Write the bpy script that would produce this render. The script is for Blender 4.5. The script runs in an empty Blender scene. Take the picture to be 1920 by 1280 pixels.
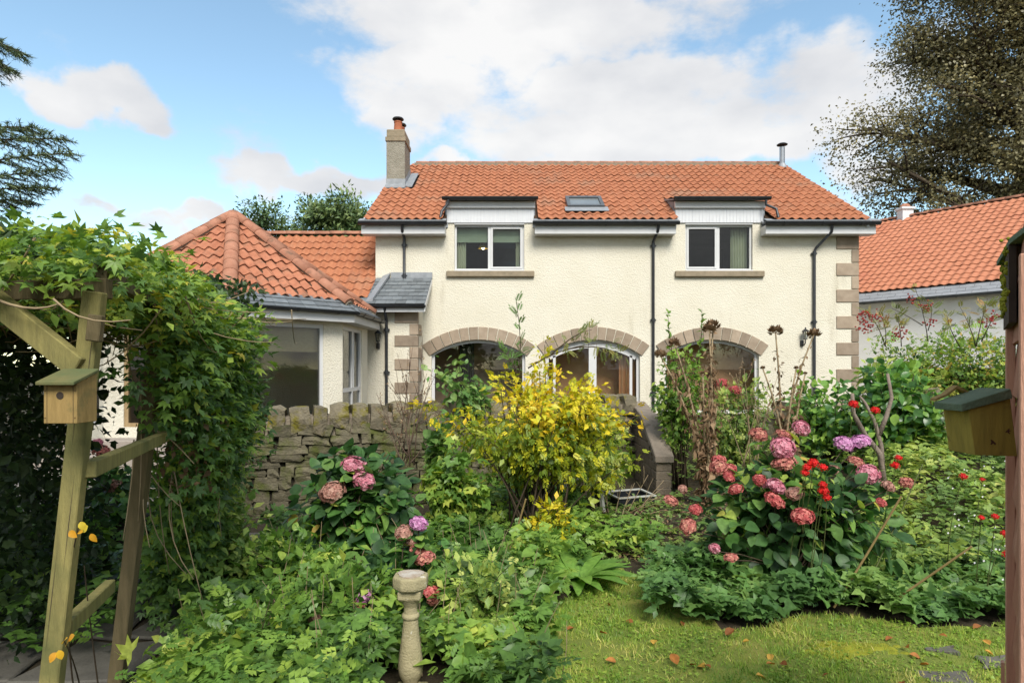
import bpy, bmesh, math, random
import numpy as np
from mathutils import Vector, Matrix, geometry, noise as mnoise

# ---------------------------------------------------------------- camera, sky, sun, exposure
SC = bpy.context.scene
COL = SC.collection
F = 1200.0            # focal length in pixels of the 1920 wide photograph
HORIZON = 690.0
CAMZ = 2.0
cam_data = bpy.data.cameras.new('camera')
cam_data.sensor_width = 36.0
cam_data.lens = 36.0 * F / 1920.0
cam_data.shift_y = (HORIZON - 640.0) / 1920.0
cam_data.clip_start = 0.05
cam_data.clip_end = 2000.0
cam = bpy.data.objects.new('camera', cam_data)
cam.location = (0, 0, CAMZ)
cam.rotation_euler = (math.radians(90), 0, 0)
COL.objects.link(cam)
SC.camera = cam

SUN_AZ = math.radians(168)     # clockwise from +Y (the view direction): behind the camera, a little right
SUN_EL = math.radians(46)
sun_dir = Vector((math.sin(SUN_AZ) * math.cos(SUN_EL), math.cos(SUN_AZ) * math.cos(SUN_EL), math.sin(SUN_EL)))
sun_data = bpy.data.lights.new('sun', 'SUN')
sun_data.energy = 1.85
sun_data.angle = math.radians(26)
sun_data.color = (1.0, 0.955, 0.88)
sun = bpy.data.objects.new('sun', sun_data)
sun.rotation_euler = sun_dir.to_track_quat('Z', 'Y').to_euler()
sun.location = (0, 0, 40)
COL.objects.link(sun)

SC.view_settings.view_transform = 'Standard'
SC.view_settings.look = 'None'
SC.view_settings.exposure = 1.42
SC.view_settings.gamma = 1.0
SC.view_settings.use_curve_mapping = False
SC.render.engine = 'CYCLES'
SC.cycles.max_bounces = 6
SC.cycles.diffuse_bounces = 4
SC.cycles.glossy_bounces = 2
SC.cycles.transmission_bounces = 4
SC.cycles.transparent_max_bounces = 8
SC.cycles.use_denoising = True
SC.cycles.caustics_reflective = False
SC.cycles.caustics_refractive = False


def build_world():
    w = bpy.data.worlds.new('World')
    SC.world = w
    w.use_nodes = True
    nt = w.node_tree
    nt.nodes.clear()
    N, L = nt.nodes, nt.links

    def node(t, **kw):
        n = N.new(t)
        for k, v in kw.items():
            setattr(n, k, v)
        return n

    out = node('ShaderNodeOutputWorld')
    bg = node('ShaderNodeBackground')
    bg.inputs['Strength'].default_value = 0.15
    sky = node('ShaderNodeTexSky', sky_type='NISHITA')
    sky.sun_disc = False
    sky.sun_elevation = SUN_EL
    sky.sun_rotation = SUN_AZ
    sky.air_density = 1.0
    sky.dust_density = 0.3
    sky.ozone_density = 1.2
    tc = node('ShaderNodeTexCoord')
    nrm = node('ShaderNodeVectorMath', operation='NORMALIZE')
    L.new(tc.outputs['Generated'], nrm.inputs[0])
    d = nrm.outputs[0]
    # soft warp
    wn = node('ShaderNodeTexNoise')
    wn.inputs['Scale'].default_value = 9.0
    wn.inputs['Detail'].default_value = 5.0
    L.new(d, wn.inputs['Vector'])
    wsub = node('ShaderNodeVectorMath', operation='SUBTRACT')
    L.new(wn.outputs['Color'], wsub.inputs[0])
    wsub.inputs[1].default_value = (0.5, 0.5, 0.5)
    wmul = node('ShaderNodeVectorMath', operation='SCALE')
    wmul.inputs['Scale'].default_value = 0.16
    L.new(wsub.outputs[0], wmul.inputs[0])
    wadd = node('ShaderNodeVectorMath', operation='ADD')
    L.new(d, wadd.inputs[0]); L.new(wmul.outputs[0], wadd.inputs[1])
    dw = wadd.outputs[0]

    def math_(op, a, b=None, c=None):
        n = node('ShaderNodeMath', operation=op)
        for i, v in enumerate((a, b, c)):
            if v is None:
                continue
            if isinstance(v, (int, float)):
                n.inputs[i].default_value = v
            else:
                L.new(v, n.inputs[i])
        return n.outputs[0]
    # banks of cloud: direction of the middle, half sizes
    banks = [(1000, 40, 440, 130, 1.0), (760, 165, 190, 85, 0.9), (1200, 215, 420, 115, 1.0), (1580, 190, 170, 120, .95),
             (1300, 285, 420, 60, .9), (1640, 300, 130, 60, .8), (165, 182, 105, 62, 1.1), (-25, 170, 35, 26, .8), (600, 345, 230, 38, .85),
             (360, 408, 190, 32, .9), (850, 300, 90, 22, .8), (1080, 420, 500, 40, .6)]
    total = None
    for (px, py, hx, hy, wgt) in banks:
        v = Vector(((px - 960) / F, 1.0, (HORIZON - py) / F))
        k = 1.0 / v.length
        v.normalize()
        s = node('ShaderNodeVectorMath', operation='SUBTRACT')
        L.new(dw, s.inputs[0]); s.inputs[1].default_value = v
        m = node('ShaderNodeVectorMath', operation='MULTIPLY')
        L.new(s.outputs[0], m.inputs[0])
        m.inputs[1].default_value = (F / hx / k, 1.5, F / hy / k)
        ln = node('ShaderNodeVectorMath', operation='LENGTH')
        L.new(m.outputs[0], ln.inputs[0])
        mr = node('ShaderNodeMapRange', interpolation_type='SMOOTHSTEP')
        mr.inputs['From Min'].default_value = 1.25
        mr.inputs['From Max'].default_value = 0.35
        mr.inputs['To Min'].default_value = 0
        mr.inputs['To Max'].default_value = wgt
        L.new(ln.outputs['Value'], mr.inputs['Value'])
        total = mr.outputs[0] if total is None else math_('MAXIMUM', total, mr.outputs[0])
    # unseen sky away from the view: cloud cover thickened to add fill light
    sep = node('ShaderNodeSeparateXYZ'); L.new(d, sep.inputs[0])
    mp = node('ShaderNodeMapping'); mp.inputs['Scale'].default_value = (1, 1, 2.0)
    L.new(d, mp.inputs['Vector'])
    n0 = node('ShaderNodeTexNoise')
    n0.inputs['Scale'].default_value = 2.3; n0.inputs['Detail'].default_value = 3
    L.new(mp.outputs[0], n0.inputs['Vector'])
    far = node('ShaderNodeMapRange', interpolation_type='SMOOTHSTEP')
    far.inputs['From Min'].default_value = .38; far.inputs['From Max'].default_value = .56
    L.new(n0.outputs['Fac'], far.inputs['Value'])
    away = node('ShaderNodeMapRange', interpolation_type='SMOOTHSTEP')
    away.inputs['From Min'].default_value = .72; away.inputs['From Max'].default_value = .35
    L.new(sep.outputs['Y'], away.inputs['Value'])
    total = math_('MAXIMUM', total, math_('MULTIPLY', far.outputs[0], away.outputs[0]))
    n1 = node('ShaderNodeTexNoise')
    n1.inputs['Scale'].default_value = 7.0; n1.inputs['Detail'].default_value = 9; n1.inputs['Roughness'].default_value = .62
    L.new(mp.outputs[0], n1.inputs['Vector'])
    fac = math_('ADD', total, math_('MULTIPLY', math_('SUBTRACT', n1.outputs['Fac'], .5), 2.1))
    mk = node('ShaderNodeMapRange', interpolation_type='SMOOTHSTEP')
    mk.inputs['From Min'].default_value = .18; mk.inputs['From Max'].default_value = .86
    mk.inputs['To Max'].default_value = .97
    L.new(fac, mk.inputs['Value'])
    # cloud colour: white tops, light grey undersides
    n2 = node('ShaderNodeTexNoise')
    n2.inputs['Scale'].default_value = 5.0; n2.inputs['Detail'].default_value = 7
    L.new(mp.outputs[0], n2.inputs['Vector'])
    cr = node('ShaderNodeMapRange'); cr.inputs['From Min'].default_value = .36; cr.inputs['From Max'].default_value = .66
    L.new(n2.outputs['Fac'], cr.inputs['Value'])
    cm = node('ShaderNodeMix', data_type='RGBA')
    cm.inputs['A'].default_value = (1.82, 1.85, 1.93, 1)
    cm.inputs['B'].default_value = (2.42, 2.40, 2.38, 1)
    L.new(cr.outputs[0], cm.inputs['Factor'])
    mix = node('ShaderNodeMix', data_type='RGBA')
    L.new(mk.outputs[0], mix.inputs['Factor'])
    tint = node('ShaderNodeVectorMath', operation='MULTIPLY')
    tint.inputs[1].default_value = (.66, .685, .60)
    L.new(sky.outputs['Color'], tint.inputs[0])
    L.new(tint.outputs[0], mix.inputs['A'])
    L.new(cm.outputs['Result'], mix.inputs['B'])
    L.new(mix.outputs['Result'], bg.inputs['Color'])
    L.new(bg.outputs[0], out.inputs['Surface'])


build_world()

# ---------------------------------------------------------------- helpers
RNG = np.random.default_rng(7)
random.seed(7)
MATS = {}
HARD = .745          # scales masonry, tile, timber and paint colours down against the raised exposure
FULL = ('white_wall', 'paint_grey_white', 'soil', 'lawn_earth', 'moss', 'curtain', 'blind', 'blind_brown', 'lamp_yellow', 'bulb', 'rubble', 'wall_core', 'timber_green', 'timber_dark', 'timber_box', 'box_mossy', 'baluster_stone', 'slab_dark', 'twig_pale', 'shed_red', 'shed_pink')


def P(px, py, D):
    """a point of the place at distance D from the viewer's plane"""
    return Vector(((px - 960.0) / F * D, D, CAMZ + (HORIZON - py) / F * D))


def mat(name, c1, c2=None, scale=6.0, rough=.7, bump=0.0, bscale=60.0, metal=0.0, spec=.3, c3=None, s3=1.0, f3=(.55, .7), stretch=(1, 1, 1), bdist=.02, obj_random=0.0, fine=0.0, st3=(1, 1, 1)):
    """Principled material, colour from world-position noise, fine relief from bump"""
    g = 1.0 if name in FULL or name.startswith('room') else HARD
    c1 = tuple(q * g for q in c1); c2 = c2 and tuple(q * g for q in c2); c3 = c3 and tuple(q * g for q in c3)
    m = bpy.data.materials.new(name)
    m.use_nodes = True
    nt = m.node_tree
    N, L = nt.nodes, nt.links
    b = N['Principled BSDF']
    b.inputs['Roughness'].default_value = rough
    b.inputs['Metallic'].default_value = metal
    b.inputs['Specular IOR Level'].default_value = spec
    geo = N.new('ShaderNodeNewGeometry')
    mp = N.new('ShaderNodeMapping'); mp.inputs['Scale'].default_value = stretch
    L.new(geo.outputs['Position'], mp.inputs['Vector'])
    vec = mp.outputs[0]
    if c2 is None:
        b.inputs['Base Color'].default_value = (*c1, 1)
        colour = None
    else:
        n = N.new('ShaderNodeTexNoise'); n.inputs['Scale'].default_value = scale; n.inputs['Detail'].default_value = 6; n.inputs['Roughness'].default_value = .6
        L.new(vec, n.inputs['Vector'])
        r = N.new('ShaderNodeMapRange'); r.inputs['From Min'].default_value = .32; r.inputs['From Max'].default_value = .68
        L.new(n.outputs['Fac'], r.inputs['Value'])
        mx = N.new('ShaderNodeMix'); mx.data_type = 'RGBA'
        mx.inputs['A'].default_value = (*c1, 1); mx.inputs['B'].default_value = (*c2, 1)
        L.new(r.outputs[0], mx.inputs['Factor'])
        colour = mx.outputs['Result']
        if c3 is not None:
            n3 = N.new('ShaderNodeTexNoise'); n3.inputs['Scale'].default_value = s3; n3.inputs['Detail'].default_value = 8; n3.inputs['Roughness'].default_value = .65
            mp3 = N.new('ShaderNodeMapping'); mp3.inputs['Scale'].default_value = st3
            L.new(geo.outputs['Position'], mp3.inputs['Vector']); L.new(mp3.outputs[0], n3.inputs['Vector'])
            r3 = N.new('ShaderNodeMapRange'); r3.inputs['From Min'].default_value = f3[0]; r3.inputs['From Max'].default_value = f3[1]
            L.new(n3.outputs['Fac'], r3.inputs['Value'])
            m3 = N.new('ShaderNodeMix'); m3.data_type = 'RGBA'
            m3.inputs['B'].default_value = (*c3, 1)
            L.new(colour, m3.inputs['A']); L.new(r3.outputs[0], m3.inputs['Factor'])
            colour = m3.outputs['Result']
        if obj_random or fine:
            hs = N.new('ShaderNodeHueSaturation')
            L.new(colour, hs.inputs['Color'])
            if obj_random:
                oi = N.new('ShaderNodeObjectInfo')
                rr = N.new('ShaderNodeMapRange'); rr.inputs['To Min'].default_value = 1 - obj_random; rr.inputs['To Max'].default_value = 1 + obj_random
                L.new(oi.outputs['Random'], rr.inputs['Value'])
                L.new(rr.outputs[0], hs.inputs['Value'])
            else:
                fn = N.new('ShaderNodeTexNoise'); fn.inputs['Scale'].default_value = 90; fn.inputs['Detail'].default_value = 3
                L.new(vec, fn.inputs['Vector'])
                rr = N.new('ShaderNodeMapRange'); rr.inputs['To Min'].default_value = 1 - fine; rr.inputs['To Max'].default_value = 1 + fine
                rr.inputs['From Min'].default_value = .3; rr.inputs['From Max'].default_value = .7
                L.new(fn.outputs['Fac'], rr.inputs['Value'])
                L.new(rr.outputs[0], hs.inputs['Value'])
            colour = hs.outputs['Color']
        L.new(colour, b.inputs['Base Color'])
    if bump:
        bn = N.new('ShaderNodeTexNoise'); bn.inputs['Scale'].default_value = bscale; bn.inputs['Detail'].default_value = 4
        L.new(vec, bn.inputs['Vector'])
        bp = N.new('ShaderNodeBump'); bp.inputs['Strength'].default_value = bump; bp.inputs['Distance'].default_value = bdist
        L.new(bn.outputs['Fac'], bp.inputs['Height'])
        L.new(bp.outputs[0], b.inputs['Normal'])
    MATS[name] = m
    return m


def leafmat(name, stops, src='attr', rough=.45, trans=.38, spec=.35, gain=1.0):
    stops = [(p_, tuple(min(.85, q * gain) for q in c_)) for p_, c_ in stops]
    m = bpy.data.materials.new(name)
    m.use_nodes = True
    nt = m.node_tree
    N, L = nt.nodes, nt.links
    b = N['Principled BSDF']
    b.inputs['Roughness'].default_value = rough
    b.inputs['Specular IOR Level'].default_value = spec
    if src == 'attr':
        a = N.new('ShaderNodeAttribute'); a.attribute_name = 'tint'
        f = a.outputs['Fac']
    else:
        a = N.new('ShaderNodeObjectInfo'); f = a.outputs['Random']
    cr = N.new('ShaderNodeValToRGB')
    els = cr.color_ramp.elements
    while len(els) > 1:
        els.remove(els[-1])
    els[0].position = stops[0][0]; els[0].color = (*stops[0][1], 1)
    for p_, c_ in stops[1:]:
        e = els.new(p_); e.color = (*c_, 1)
    L.new(f, cr.inputs['Fac'])
    geo = N.new('ShaderNodeNewGeometry')
    n = N.new('ShaderNodeTexNoise'); n.inputs['Scale'].default_value = 30; n.inputs['Detail'].default_value = 3
    L.new(geo.outputs['Position'], n.inputs['Vector'])
    rr = N.new('ShaderNodeMapRange'); rr.inputs['To Min'].default_value = .78; rr.inputs['To Max'].default_value = 1.22
    rr.inputs['From Min'].default_value = .3; rr.inputs['From Max'].default_value = .7
    L.new(n.outputs['Fac'], rr.inputs['Value'])
    hs = N.new('ShaderNodeHueSaturation')
    L.new(cr.outputs['Color'], hs.inputs['Color']); L.new(rr.outputs[0], hs.inputs['Value'])
    L.new(hs.outputs['Color'], b.inputs['Base Color'])
    if trans:
        t = N.new('ShaderNodeBsdfTranslucent')
        hs2 = N.new('ShaderNodeHueSaturation'); hs2.inputs['Value'].default_value = 1.25; hs2.inputs['Saturation'].default_value = 1.1
        L.new(hs.outputs['Color'], hs2.inputs['Color']); L.new(hs2.outputs['Color'], t.inputs['Color'])
        mx = N.new('ShaderNodeMixShader'); mx.inputs['Fac'].default_value = trans
        L.new(b.outputs[0], mx.inputs[1]); L.new(t.outputs[0], mx.inputs[2])
        L.new(mx.outputs[0], N['Material Output'].inputs['Surface'])
    MATS[name] = m
    return m


def glassmat(name, tint=(1, 1, 1), refl=.07, rough=.0):
    m = bpy.data.materials.new(name)
    m.use_nodes = True
    nt = m.node_tree
    N, L = nt.nodes, nt.links
    N.remove(N['Principled BSDF'])
    tr = N.new('ShaderNodeBsdfTransparent'); tr.inputs['Color'].default_value = (*tint, 1)
    gl = N.new('ShaderNodeBsdfGlossy'); gl.inputs['Roughness'].default_value = rough
    fr = N.new('ShaderNodeFresnel'); fr.inputs['IOR'].default_value = 1.5
    mx = N.new('ShaderNodeMixShader')
    mu = N.new('ShaderNodeMath'); mu.operation = 'MULTIPLY'; mu.inputs[1].default_value = refl / .04
    L.new(fr.outputs[0], mu.inputs[0]); L.new(mu.outputs[0], mx.inputs['Fac'])
    L.new(tr.outputs[0], mx.inputs[1]); L.new(gl.outputs[0], mx.inputs[2])
    L.new(mx.outputs[0], N['Material Output'].inputs['Surface'])
    MATS[name] = m
    return m


def place(o, parent):
    COL.objects.link(o)
    if parent is not None:
        o.parent = parent
        if parent.parent is None and parent.type == 'EMPTY':
            o.matrix_parent_inverse = Matrix.Translation(parent.location).inverted()
    return o


def thing(name, loc, label, cat, group=None):
    e = bpy.data.objects.new(name, None)
    e.location = loc
    e.empty_display_size = .1
    COL.objects.link(e)
    e['label'] = label; e['category'] = cat
    if group:
        e['group'] = group
    return e


def tag(o, label=None, cat=None, group=None, kind=None):
    for k, v in (('label', label), ('category', cat), ('group', group), ('kind', kind)):
        if v:
            o[k] = v
    return o


def mesh_obj(name, me, m, parent=None, M=None):
    o = bpy.data.objects.new(name, me)
    if m is not None and not me.materials:
        me.materials.append(MATS[m] if isinstance(m, str) else m)
    if M is not None:
        o.matrix_basis = M
    return place(o, parent)


class MB:
    """collects simple solids in place coordinates"""
    def __init__(s):
        s.v = []; s.f = []

    def add(s, vs, fs):
        o = len(s.v)
        s.v += [tuple(v) for v in vs]
        s.f += [tuple(i + o for i in f) for f in fs]
        return s

    def box(s, x0, x1, y0, y1, z0, z1):
        vs = [(x, y, z) for z in (z0, z1) for y in (y0, y1) for x in (x0, x1)]
        return s.add(vs, [(0, 2, 3, 1), (4, 5, 7, 6), (0, 1, 5, 4), (2, 6, 7, 3), (0, 4, 6, 2), (1, 3, 7, 5)])

    def beam(s, a, b, w, h, up=(0, 0, 1), w2=None, h2=None):
        """rectangular bar from a to b, w sideways, h along up"""
        a = Vector(a); b = Vector(b)
        d = (b - a).normalized()
        sd = d.cross(Vector(up))
        if sd.length < 1e-4:
            sd = d.cross(Vector((0, 1, 0)))
        sd.normalize()
        u = sd.cross(d).normalized()
        w2 = w if w2 is None else w2; h2 = h if h2 is None else h2
        vs = []
        for p, ww, hh in ((a, w, h), (b, w2, h2)):
            vs += [p - sd * ww / 2 - u * hh / 2, p + sd * ww / 2 - u * hh / 2, p + sd * ww / 2 + u * hh / 2, p - sd * ww / 2 + u * hh / 2]
        return s.add(vs, [(0, 1, 2, 3), (7, 6, 5, 4), (0, 4, 5, 1), (1, 5, 6, 2), (2, 6, 7, 3), (3, 7, 4, 0)])

    def tube(s, pts, r, n=8, caps=True):
        pts = [Vector(p) for p in pts]
        if not hasattr(r, '__len__'):
            r = [r] * len(pts)
        o = len(s.v)
        t0 = (pts[1] - pts[0]).normalized()
        ref = Vector((0, 0, 1)) if abs(t0.z) < .9 else Vector((1, 0, 0))
        for i, p in enumerate(pts):
            t = (pts[min(i + 1, len(pts) - 1)] - pts[max(i - 1, 0)]).normalized()
            a = t.cross(ref)
            if a.length < 1e-5:
                a = t.orthogonal()
            a.normalize()
            b_ = a.cross(t)
            ref = b_
            for k in range(n):
                g = 2 * math.pi * k / n
                s.v.append(tuple(p + (a * math.cos(g) + b_ * math.sin(g)) * r[i]))
        for i in range(len(pts) - 1):
            for k in range(n):
                k2 = (k + 1) % n
                s.f.append((o + i * n + k, o + i * n + k2, o + (i + 1) * n + k2, o + (i + 1) * n + k))
        if caps:
            s.f.append(tuple(o + k for k in range(n - 1, -1, -1)))
            e = o + (len(pts) - 1) * n
            s.f.append(tuple(e + k for k in range(n)))
        return s

    def lathe(s, prof, c, n=20, caps=True):
        o = len(s.v)
        for (r, z) in prof:
            for k in range(n):
                g = 2 * math.pi * (k + .5) / n
                s.v.append((c[0] + r * math.cos(g), c[1] + r * math.sin(g), c[2] + z))
        for i in range(len(prof) - 1):
            for k in range(n):
                k2 = (k + 1) % n
                s.f.append((o + i * n + k, o + i * n + k2, o + (i + 1) * n + k2, o + (i + 1) * n + k))
        if caps:
            s.f.append(tuple(o + k for k in range(n - 1, -1, -1)))
            e = o + (len(prof) - 1) * n
            s.f.append(tuple(e + k for k in range(n)))
        return s

    def prism(s, poly, off):
        """closed solid: polygon (3D points) swept by the vector off"""
        off = Vector(off); n = len(poly)
        o = len(s.v)
        s.v += [tuple(p) for p in poly] + [tuple(Vector(p) + off) for p in poly]
        s.f.append(tuple(o + i for i in range(n)))
        s.f.append(tuple(o + n + i for i in range(n - 1, -1, -1)))
        for i in range(n):
            j = (i + 1) % n
            s.f.append((o + i, o + n + i, o + n + j, o + j))
        return s

    def mesh(s, name, smooth=False, bevel=0.0, fix=True):
        me = bpy.data.meshes.new(name)
        me.from_pydata(s.v, [], s.f)
        if fix or bevel:
            bm = bmesh.new(); bm.from_mesh(me)
            if fix:
                bmesh.ops.recalc_face_normals(bm, faces=bm.faces[:])
            if bevel:
                ed = [e for e in bm.edges if len(e.link_faces) == 2 and e.calc_face_angle(0) > .5]
                bmesh.ops.bevel(bm, geom=ed, offset=bevel, segments=1, affect='EDGES', clamp_overlap=True)
            bm.to_mesh(me); bm.free()
        if smooth:
            me.polygons.foreach_set('use_smooth', [True] * len(me.polygons))
        me.update()
        return me

    def build(s, name, m, parent=None, smooth=False, bevel=0.0, fix=True):
        return mesh_obj(name, s.mesh(name, smooth, bevel, fix), m, parent)


def smooth_by_angle(o, deg=35):
    me = o.data
    me.polygons.foreach_set('use_smooth', [True] * len(me.polygons))
    bm = bmesh.new(); bm.from_mesh(me)
    for e in bm.edges:
        if len(e.link_faces) == 2 and e.calc_face_angle(0) > math.radians(deg):
            e.smooth = False
    bm.to_mesh(me); bm.free()
    return o


def stone_mesh(name, seed, round_=.28, jag=.10, cuts=1):
    """an irregular unit block, rounded"""
    bm = bmesh.new()
    bmesh.ops.create_cube(bm, size=1.0)
    bmesh.ops.subdivide_edges(bm, edges=bm.edges[:], cuts=cuts, use_grid_fill=True)
    rs = random.Random(seed)
    for v in bm.verts:
        c = v.co.copy()
        l = c.length
        tgt = c.normalized() * .62
        v.co = c.lerp(tgt, round_ if l > .75 else round_ * .4)
        v.co += Vector((rs.uniform(-1, 1), rs.uniform(-1, 1), rs.uniform(-1, 1))) * jag * .5
    me = bpy.data.meshes.new(name)
    bm.to_mesh(me); bm.free()
    return me


# ---------------------------------------------------------------- foliage helpers
def unit(a):
    return a / np.maximum(np.linalg.norm(a, axis=-1, keepdims=True), 1e-9)


def T_simple(w=.27, fold=.07, droop=-.10):
    v = np.array([(0, 0, 0), (-w, .42, fold), (w, .42, fold), (0, .5, 0), (0, 1, droop)], float)
    return v, np.array([(0, 2, 3), (0, 3, 1), (3, 2, 4), (1, 3, 4)])


def T_ovate(w=.36, fold=.08, droop=-.22, serr=True):
    ys = [0, .16, .38, .6, .8, .93, 1.0]
    ws = [0, .62, .98, .92, .62, .3, 0]
    v = []; f = []
    for i, (y, q) in enumerate(zip(ys, ws)):
        z = droop * y * y
        q *= w
        v += [(0, y, z), (-q, y - .03, z + fold * q / w), (q, y - .03, z + fold * q / w)]
    for i in range(len(ys) - 1):
        a = 3 * i; b = a + 3
        if i == 0:
            f += [(a, b + 2, b), (a, b, b + 1)]
        elif i == len(ys) - 2:
            f += [(a, a + 2, b), (a, b, a + 1)]
        else:
            f += [(a, a + 2, b + 2), (a, b + 2, b), (a, b, b + 1), (a, b + 1, a + 1)]
    return np.array(v, float), np.array(f)


def T_multi(parts, base):
    """compound leaf: parts = [(x, y, z, yaw, size)] of the base leaflet"""
    V, Fc = base
    vs = []; fs = []
    for (x, y, z, yaw, s_, *roll) in parts:
        c, s = math.cos(yaw), math.sin(yaw)
        R = np.array([(c, s, 0), (-s, c, 0), (0, 0, 1)])      # yaw clockwise about z
        q = (V * s_) @ R
        q = q + np.array((x, y, z))
        fs.append(Fc + len(V) * len(vs)); vs.append(q)
    return np.concatenate(vs), np.concatenate(fs)


def T_pinnate(n=4, lw=.22, ls=.42, droop=-.18):
    parts = []
    for i in range(n):
        y = .25 + .6 * i / n
        z = droop * y * y
        k = ls * (1 - .25 * abs(i / n - .4))
        parts += [(0, y, z, .95, k), (0, y, z, -.95, k)]
    parts.append((0, .85, droop * .7, 0, ls))
    return T_multi(parts, T_simple(lw, .05, -.12))


def T_palm(n=5, spread=1.9, w=.25, s=.75, base=None):
    parts = []
    for i in range(n):
        a = -spread + 2 * spread * i / (n - 1)
        parts.append((0, .25, 0, a, s * (1 - .28 * abs(a) / spread)))
    return T_multi(parts, base or T_simple(w, .07, -.2))


def T_lobed(lobes=5, depth=.45):
    """one lobed leaf as a cupped fan"""
    v = [(0, .32, -.02)]
    n = lobes * 2 + 1
    for i in range(n):
        a = -2.5 + 5.0 * i / (n - 1)
        r = .62 if i % 2 else .62 * (1 - depth)
        if i in (0, n - 1):
            r = .34
        v.append((math.sin(a) * r, .32 + math.cos(a) * r, (.05 if i % 2 == 0 else -.08)))
    f = [(0, i + 2, i + 1) for i in range(n - 1)]
    return np.array(v, float), np.array(f)


def T_blade(w=.06, bend=.35):
    v = np.array([(-w, 0, 0), (w, 0, 0), (-w * .7, .55, -bend * .25), (w * .7, .55, -bend * .25), (0, 1, -bend)], float)
    return v, np.array([(0, 1, 3), (0, 3, 2), (2, 3, 4)])


class Leaves:
    def __init__(s):
        s.V = []; s.F = []; s.T = []; s.n = 0

    def add(s, tpl, pos, d, nrm, size, tint):
        V, Fc = tpl
        m = len(pos)
        if m == 0:
            return s
        pos = np.asarray(pos, float)
        d = unit(np.asarray(d, float)); nrm = np.asarray(nrm, float)
        x = unit(np.cross(d, nrm)); z = np.cross(x, d)
        size = np.broadcast_to(np.asarray(size, float), (m,))
        W = (V[None, :, 0, None] * x[:, None] + V[None, :, 1, None] * d[:, None] + V[None, :, 2, None] * z[:, None]) * size[:, None, None] + pos[:, None]
        FF = Fc[None] + (np.arange(m) * len(V))[:, None, None] + s.n
        s.V.append(W.reshape(-1, 3)); s.F.append(FF.reshape(-1, 3))
        s.T.append(np.repeat(np.broadcast_to(tint, (m,)), len(V)))
        s.n += m * len(V)
        return s

    def build(s, name, m, parent=None, kind='stuff'):
        V = np.concatenate(s.V).astype(np.float32); Fc = np.concatenate(s.F).astype(np.int32); T = np.concatenate(s.T).astype(np.float32)
        me = bpy.data.meshes.new(name)
        me.vertices.add(len(V)); me.vertices.foreach_set('co', V.ravel())
        me.loops.add(Fc.size); me.loops.foreach_set('vertex_index', Fc.ravel())
        me.polygons.add(len(Fc))
        me.polygons.foreach_set('loop_start', np.arange(0, Fc.size, 3, dtype=np.int32))
        me.attributes.new('tint', 'FLOAT', 'POINT').data.foreach_set('value', T)
        me.update(calc_edges=True)
        o = mesh_obj(name, me, m, parent)
        if kind:
            o['kind'] = kind
        return o


def gauss(n, s=1.0):
    return RNG.normal(0, 1, (n, 3)) * s


def bez(a, b, c, t):
    t = np.asarray(t)[..., None]
    return (1 - t) ** 2 * a + 2 * t * (1 - t) * b + t ** 2 * c


def clumps(lv, tpl, centers, outs, per, r, size, tints, up=.7, out=.7, rnd=.5, droop=0.0, sz_var=.3, squash=1.0):
    """leaves in clumps: every clump faces its own outward direction"""
    C = np.asarray(centers, float); O = unit(np.asarray(outs, float))
    n = len(C) * per
    c = np.repeat(C, per, 0); o = np.repeat(O, per, 0)
    g = np.clip(gauss(n, r), -1.7 * r, 1.7 * r); g[:, 2] *= squash
    pos = c + g
    oo = unit(o + unit(g) * .8)
    d = oo * out + gauss(n, rnd) + np.array((0, 0, -droop))
    nr = oo * .6 + np.array((0, 0, up)) + gauss(n, rnd * .6)
    tb = np.repeat(RNG.uniform(tints[0], tints[1], len(C)), per)
    t = np.clip(tb + RNG.normal(0, .10, n), 0, 1)
    lv.add(tpl, pos, d, nr, size * RNG.uniform(1 - sz_var, 1 + sz_var, n), t)
    return lv


def stems_mesh(curves, r0, r1, n=5, seg=6):
    mb = MB()
    for (a, b, c, *rr) in curves:
        k = rr[0] if rr else 1.0
        ts = np.linspace(0, 1, seg)
        pts = bez(np.array(a, float), np.array(b, float), np.array(c, float), ts)
        mb.tube([Vector(p) for p in pts], [(r0 + (r1 - r0) * t) * k for t in ts], n)
    return mb

# ---------------------------------------------------------------- materials
mat('harling_cream', (.93, .875, .725), (.87, .81, .65), scale=1.1, rough=.9, bump=.75, bscale=34, bdist=.03, c3=(.52, .45, .31), s3=1.1, f3=(.60, .92), st3=(1.6, 1.6, .35), spec=.1, fine=.09)
mat('harling_grey', (.42, .39, .32), (.30, .28, .22), scale=5, rough=.95, bump=.9, bscale=30, bdist=.03, spec=.1)
mat('white_wall', (.88, .88, .86), (.84, .83, .81), scale=2, rough=.9, bump=.4, bscale=40, spec=.1)
mat('sandstone', (.47, .375, .28), (.36, .28, .205), scale=5, rough=.9, bump=.35, bscale=70, obj_random=.22, spec=.1)
mat('sill_stone', (.42, .34, .24), (.30, .25, .17), scale=9, rough=.9, bump=.4, bscale=60, spec=.1)
mat('pantile', (.57, .23, .115), (.43, .158, .078), scale=4, rough=.8, bump=.2, bscale=50, c3=(.38, .24, .16), s3=.8, f3=(.54, .80), spec=.25, fine=.10)
mat('pantile_old', (.58, .245, .14), (.44, .17, .095), scale=5, rough=.8, bump=.2, bscale=50, c3=(.24, .15, .10), s3=2.2, f3=(.55, .72), spec=.2, fine=.10)
mat('pantile_far', (.62, .255, .145), (.56, .22, .12), scale=3, rough=.75, spec=.25, c3=(.54, .20, .115), s3=.6)
mat('ridge_clay', (.52, .255, .165), (.42, .185, .115), scale=6, rough=.8, bump=.2, bscale=40, c3=(.17, .13, .09), s3=3.0, f3=(.56, .72), spec=.2, obj_random=.10)
mat('mortar', (.38, .32, .24), (.24, .20, .15), scale=20, rough=.95, bump=.7, bscale=50)
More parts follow.
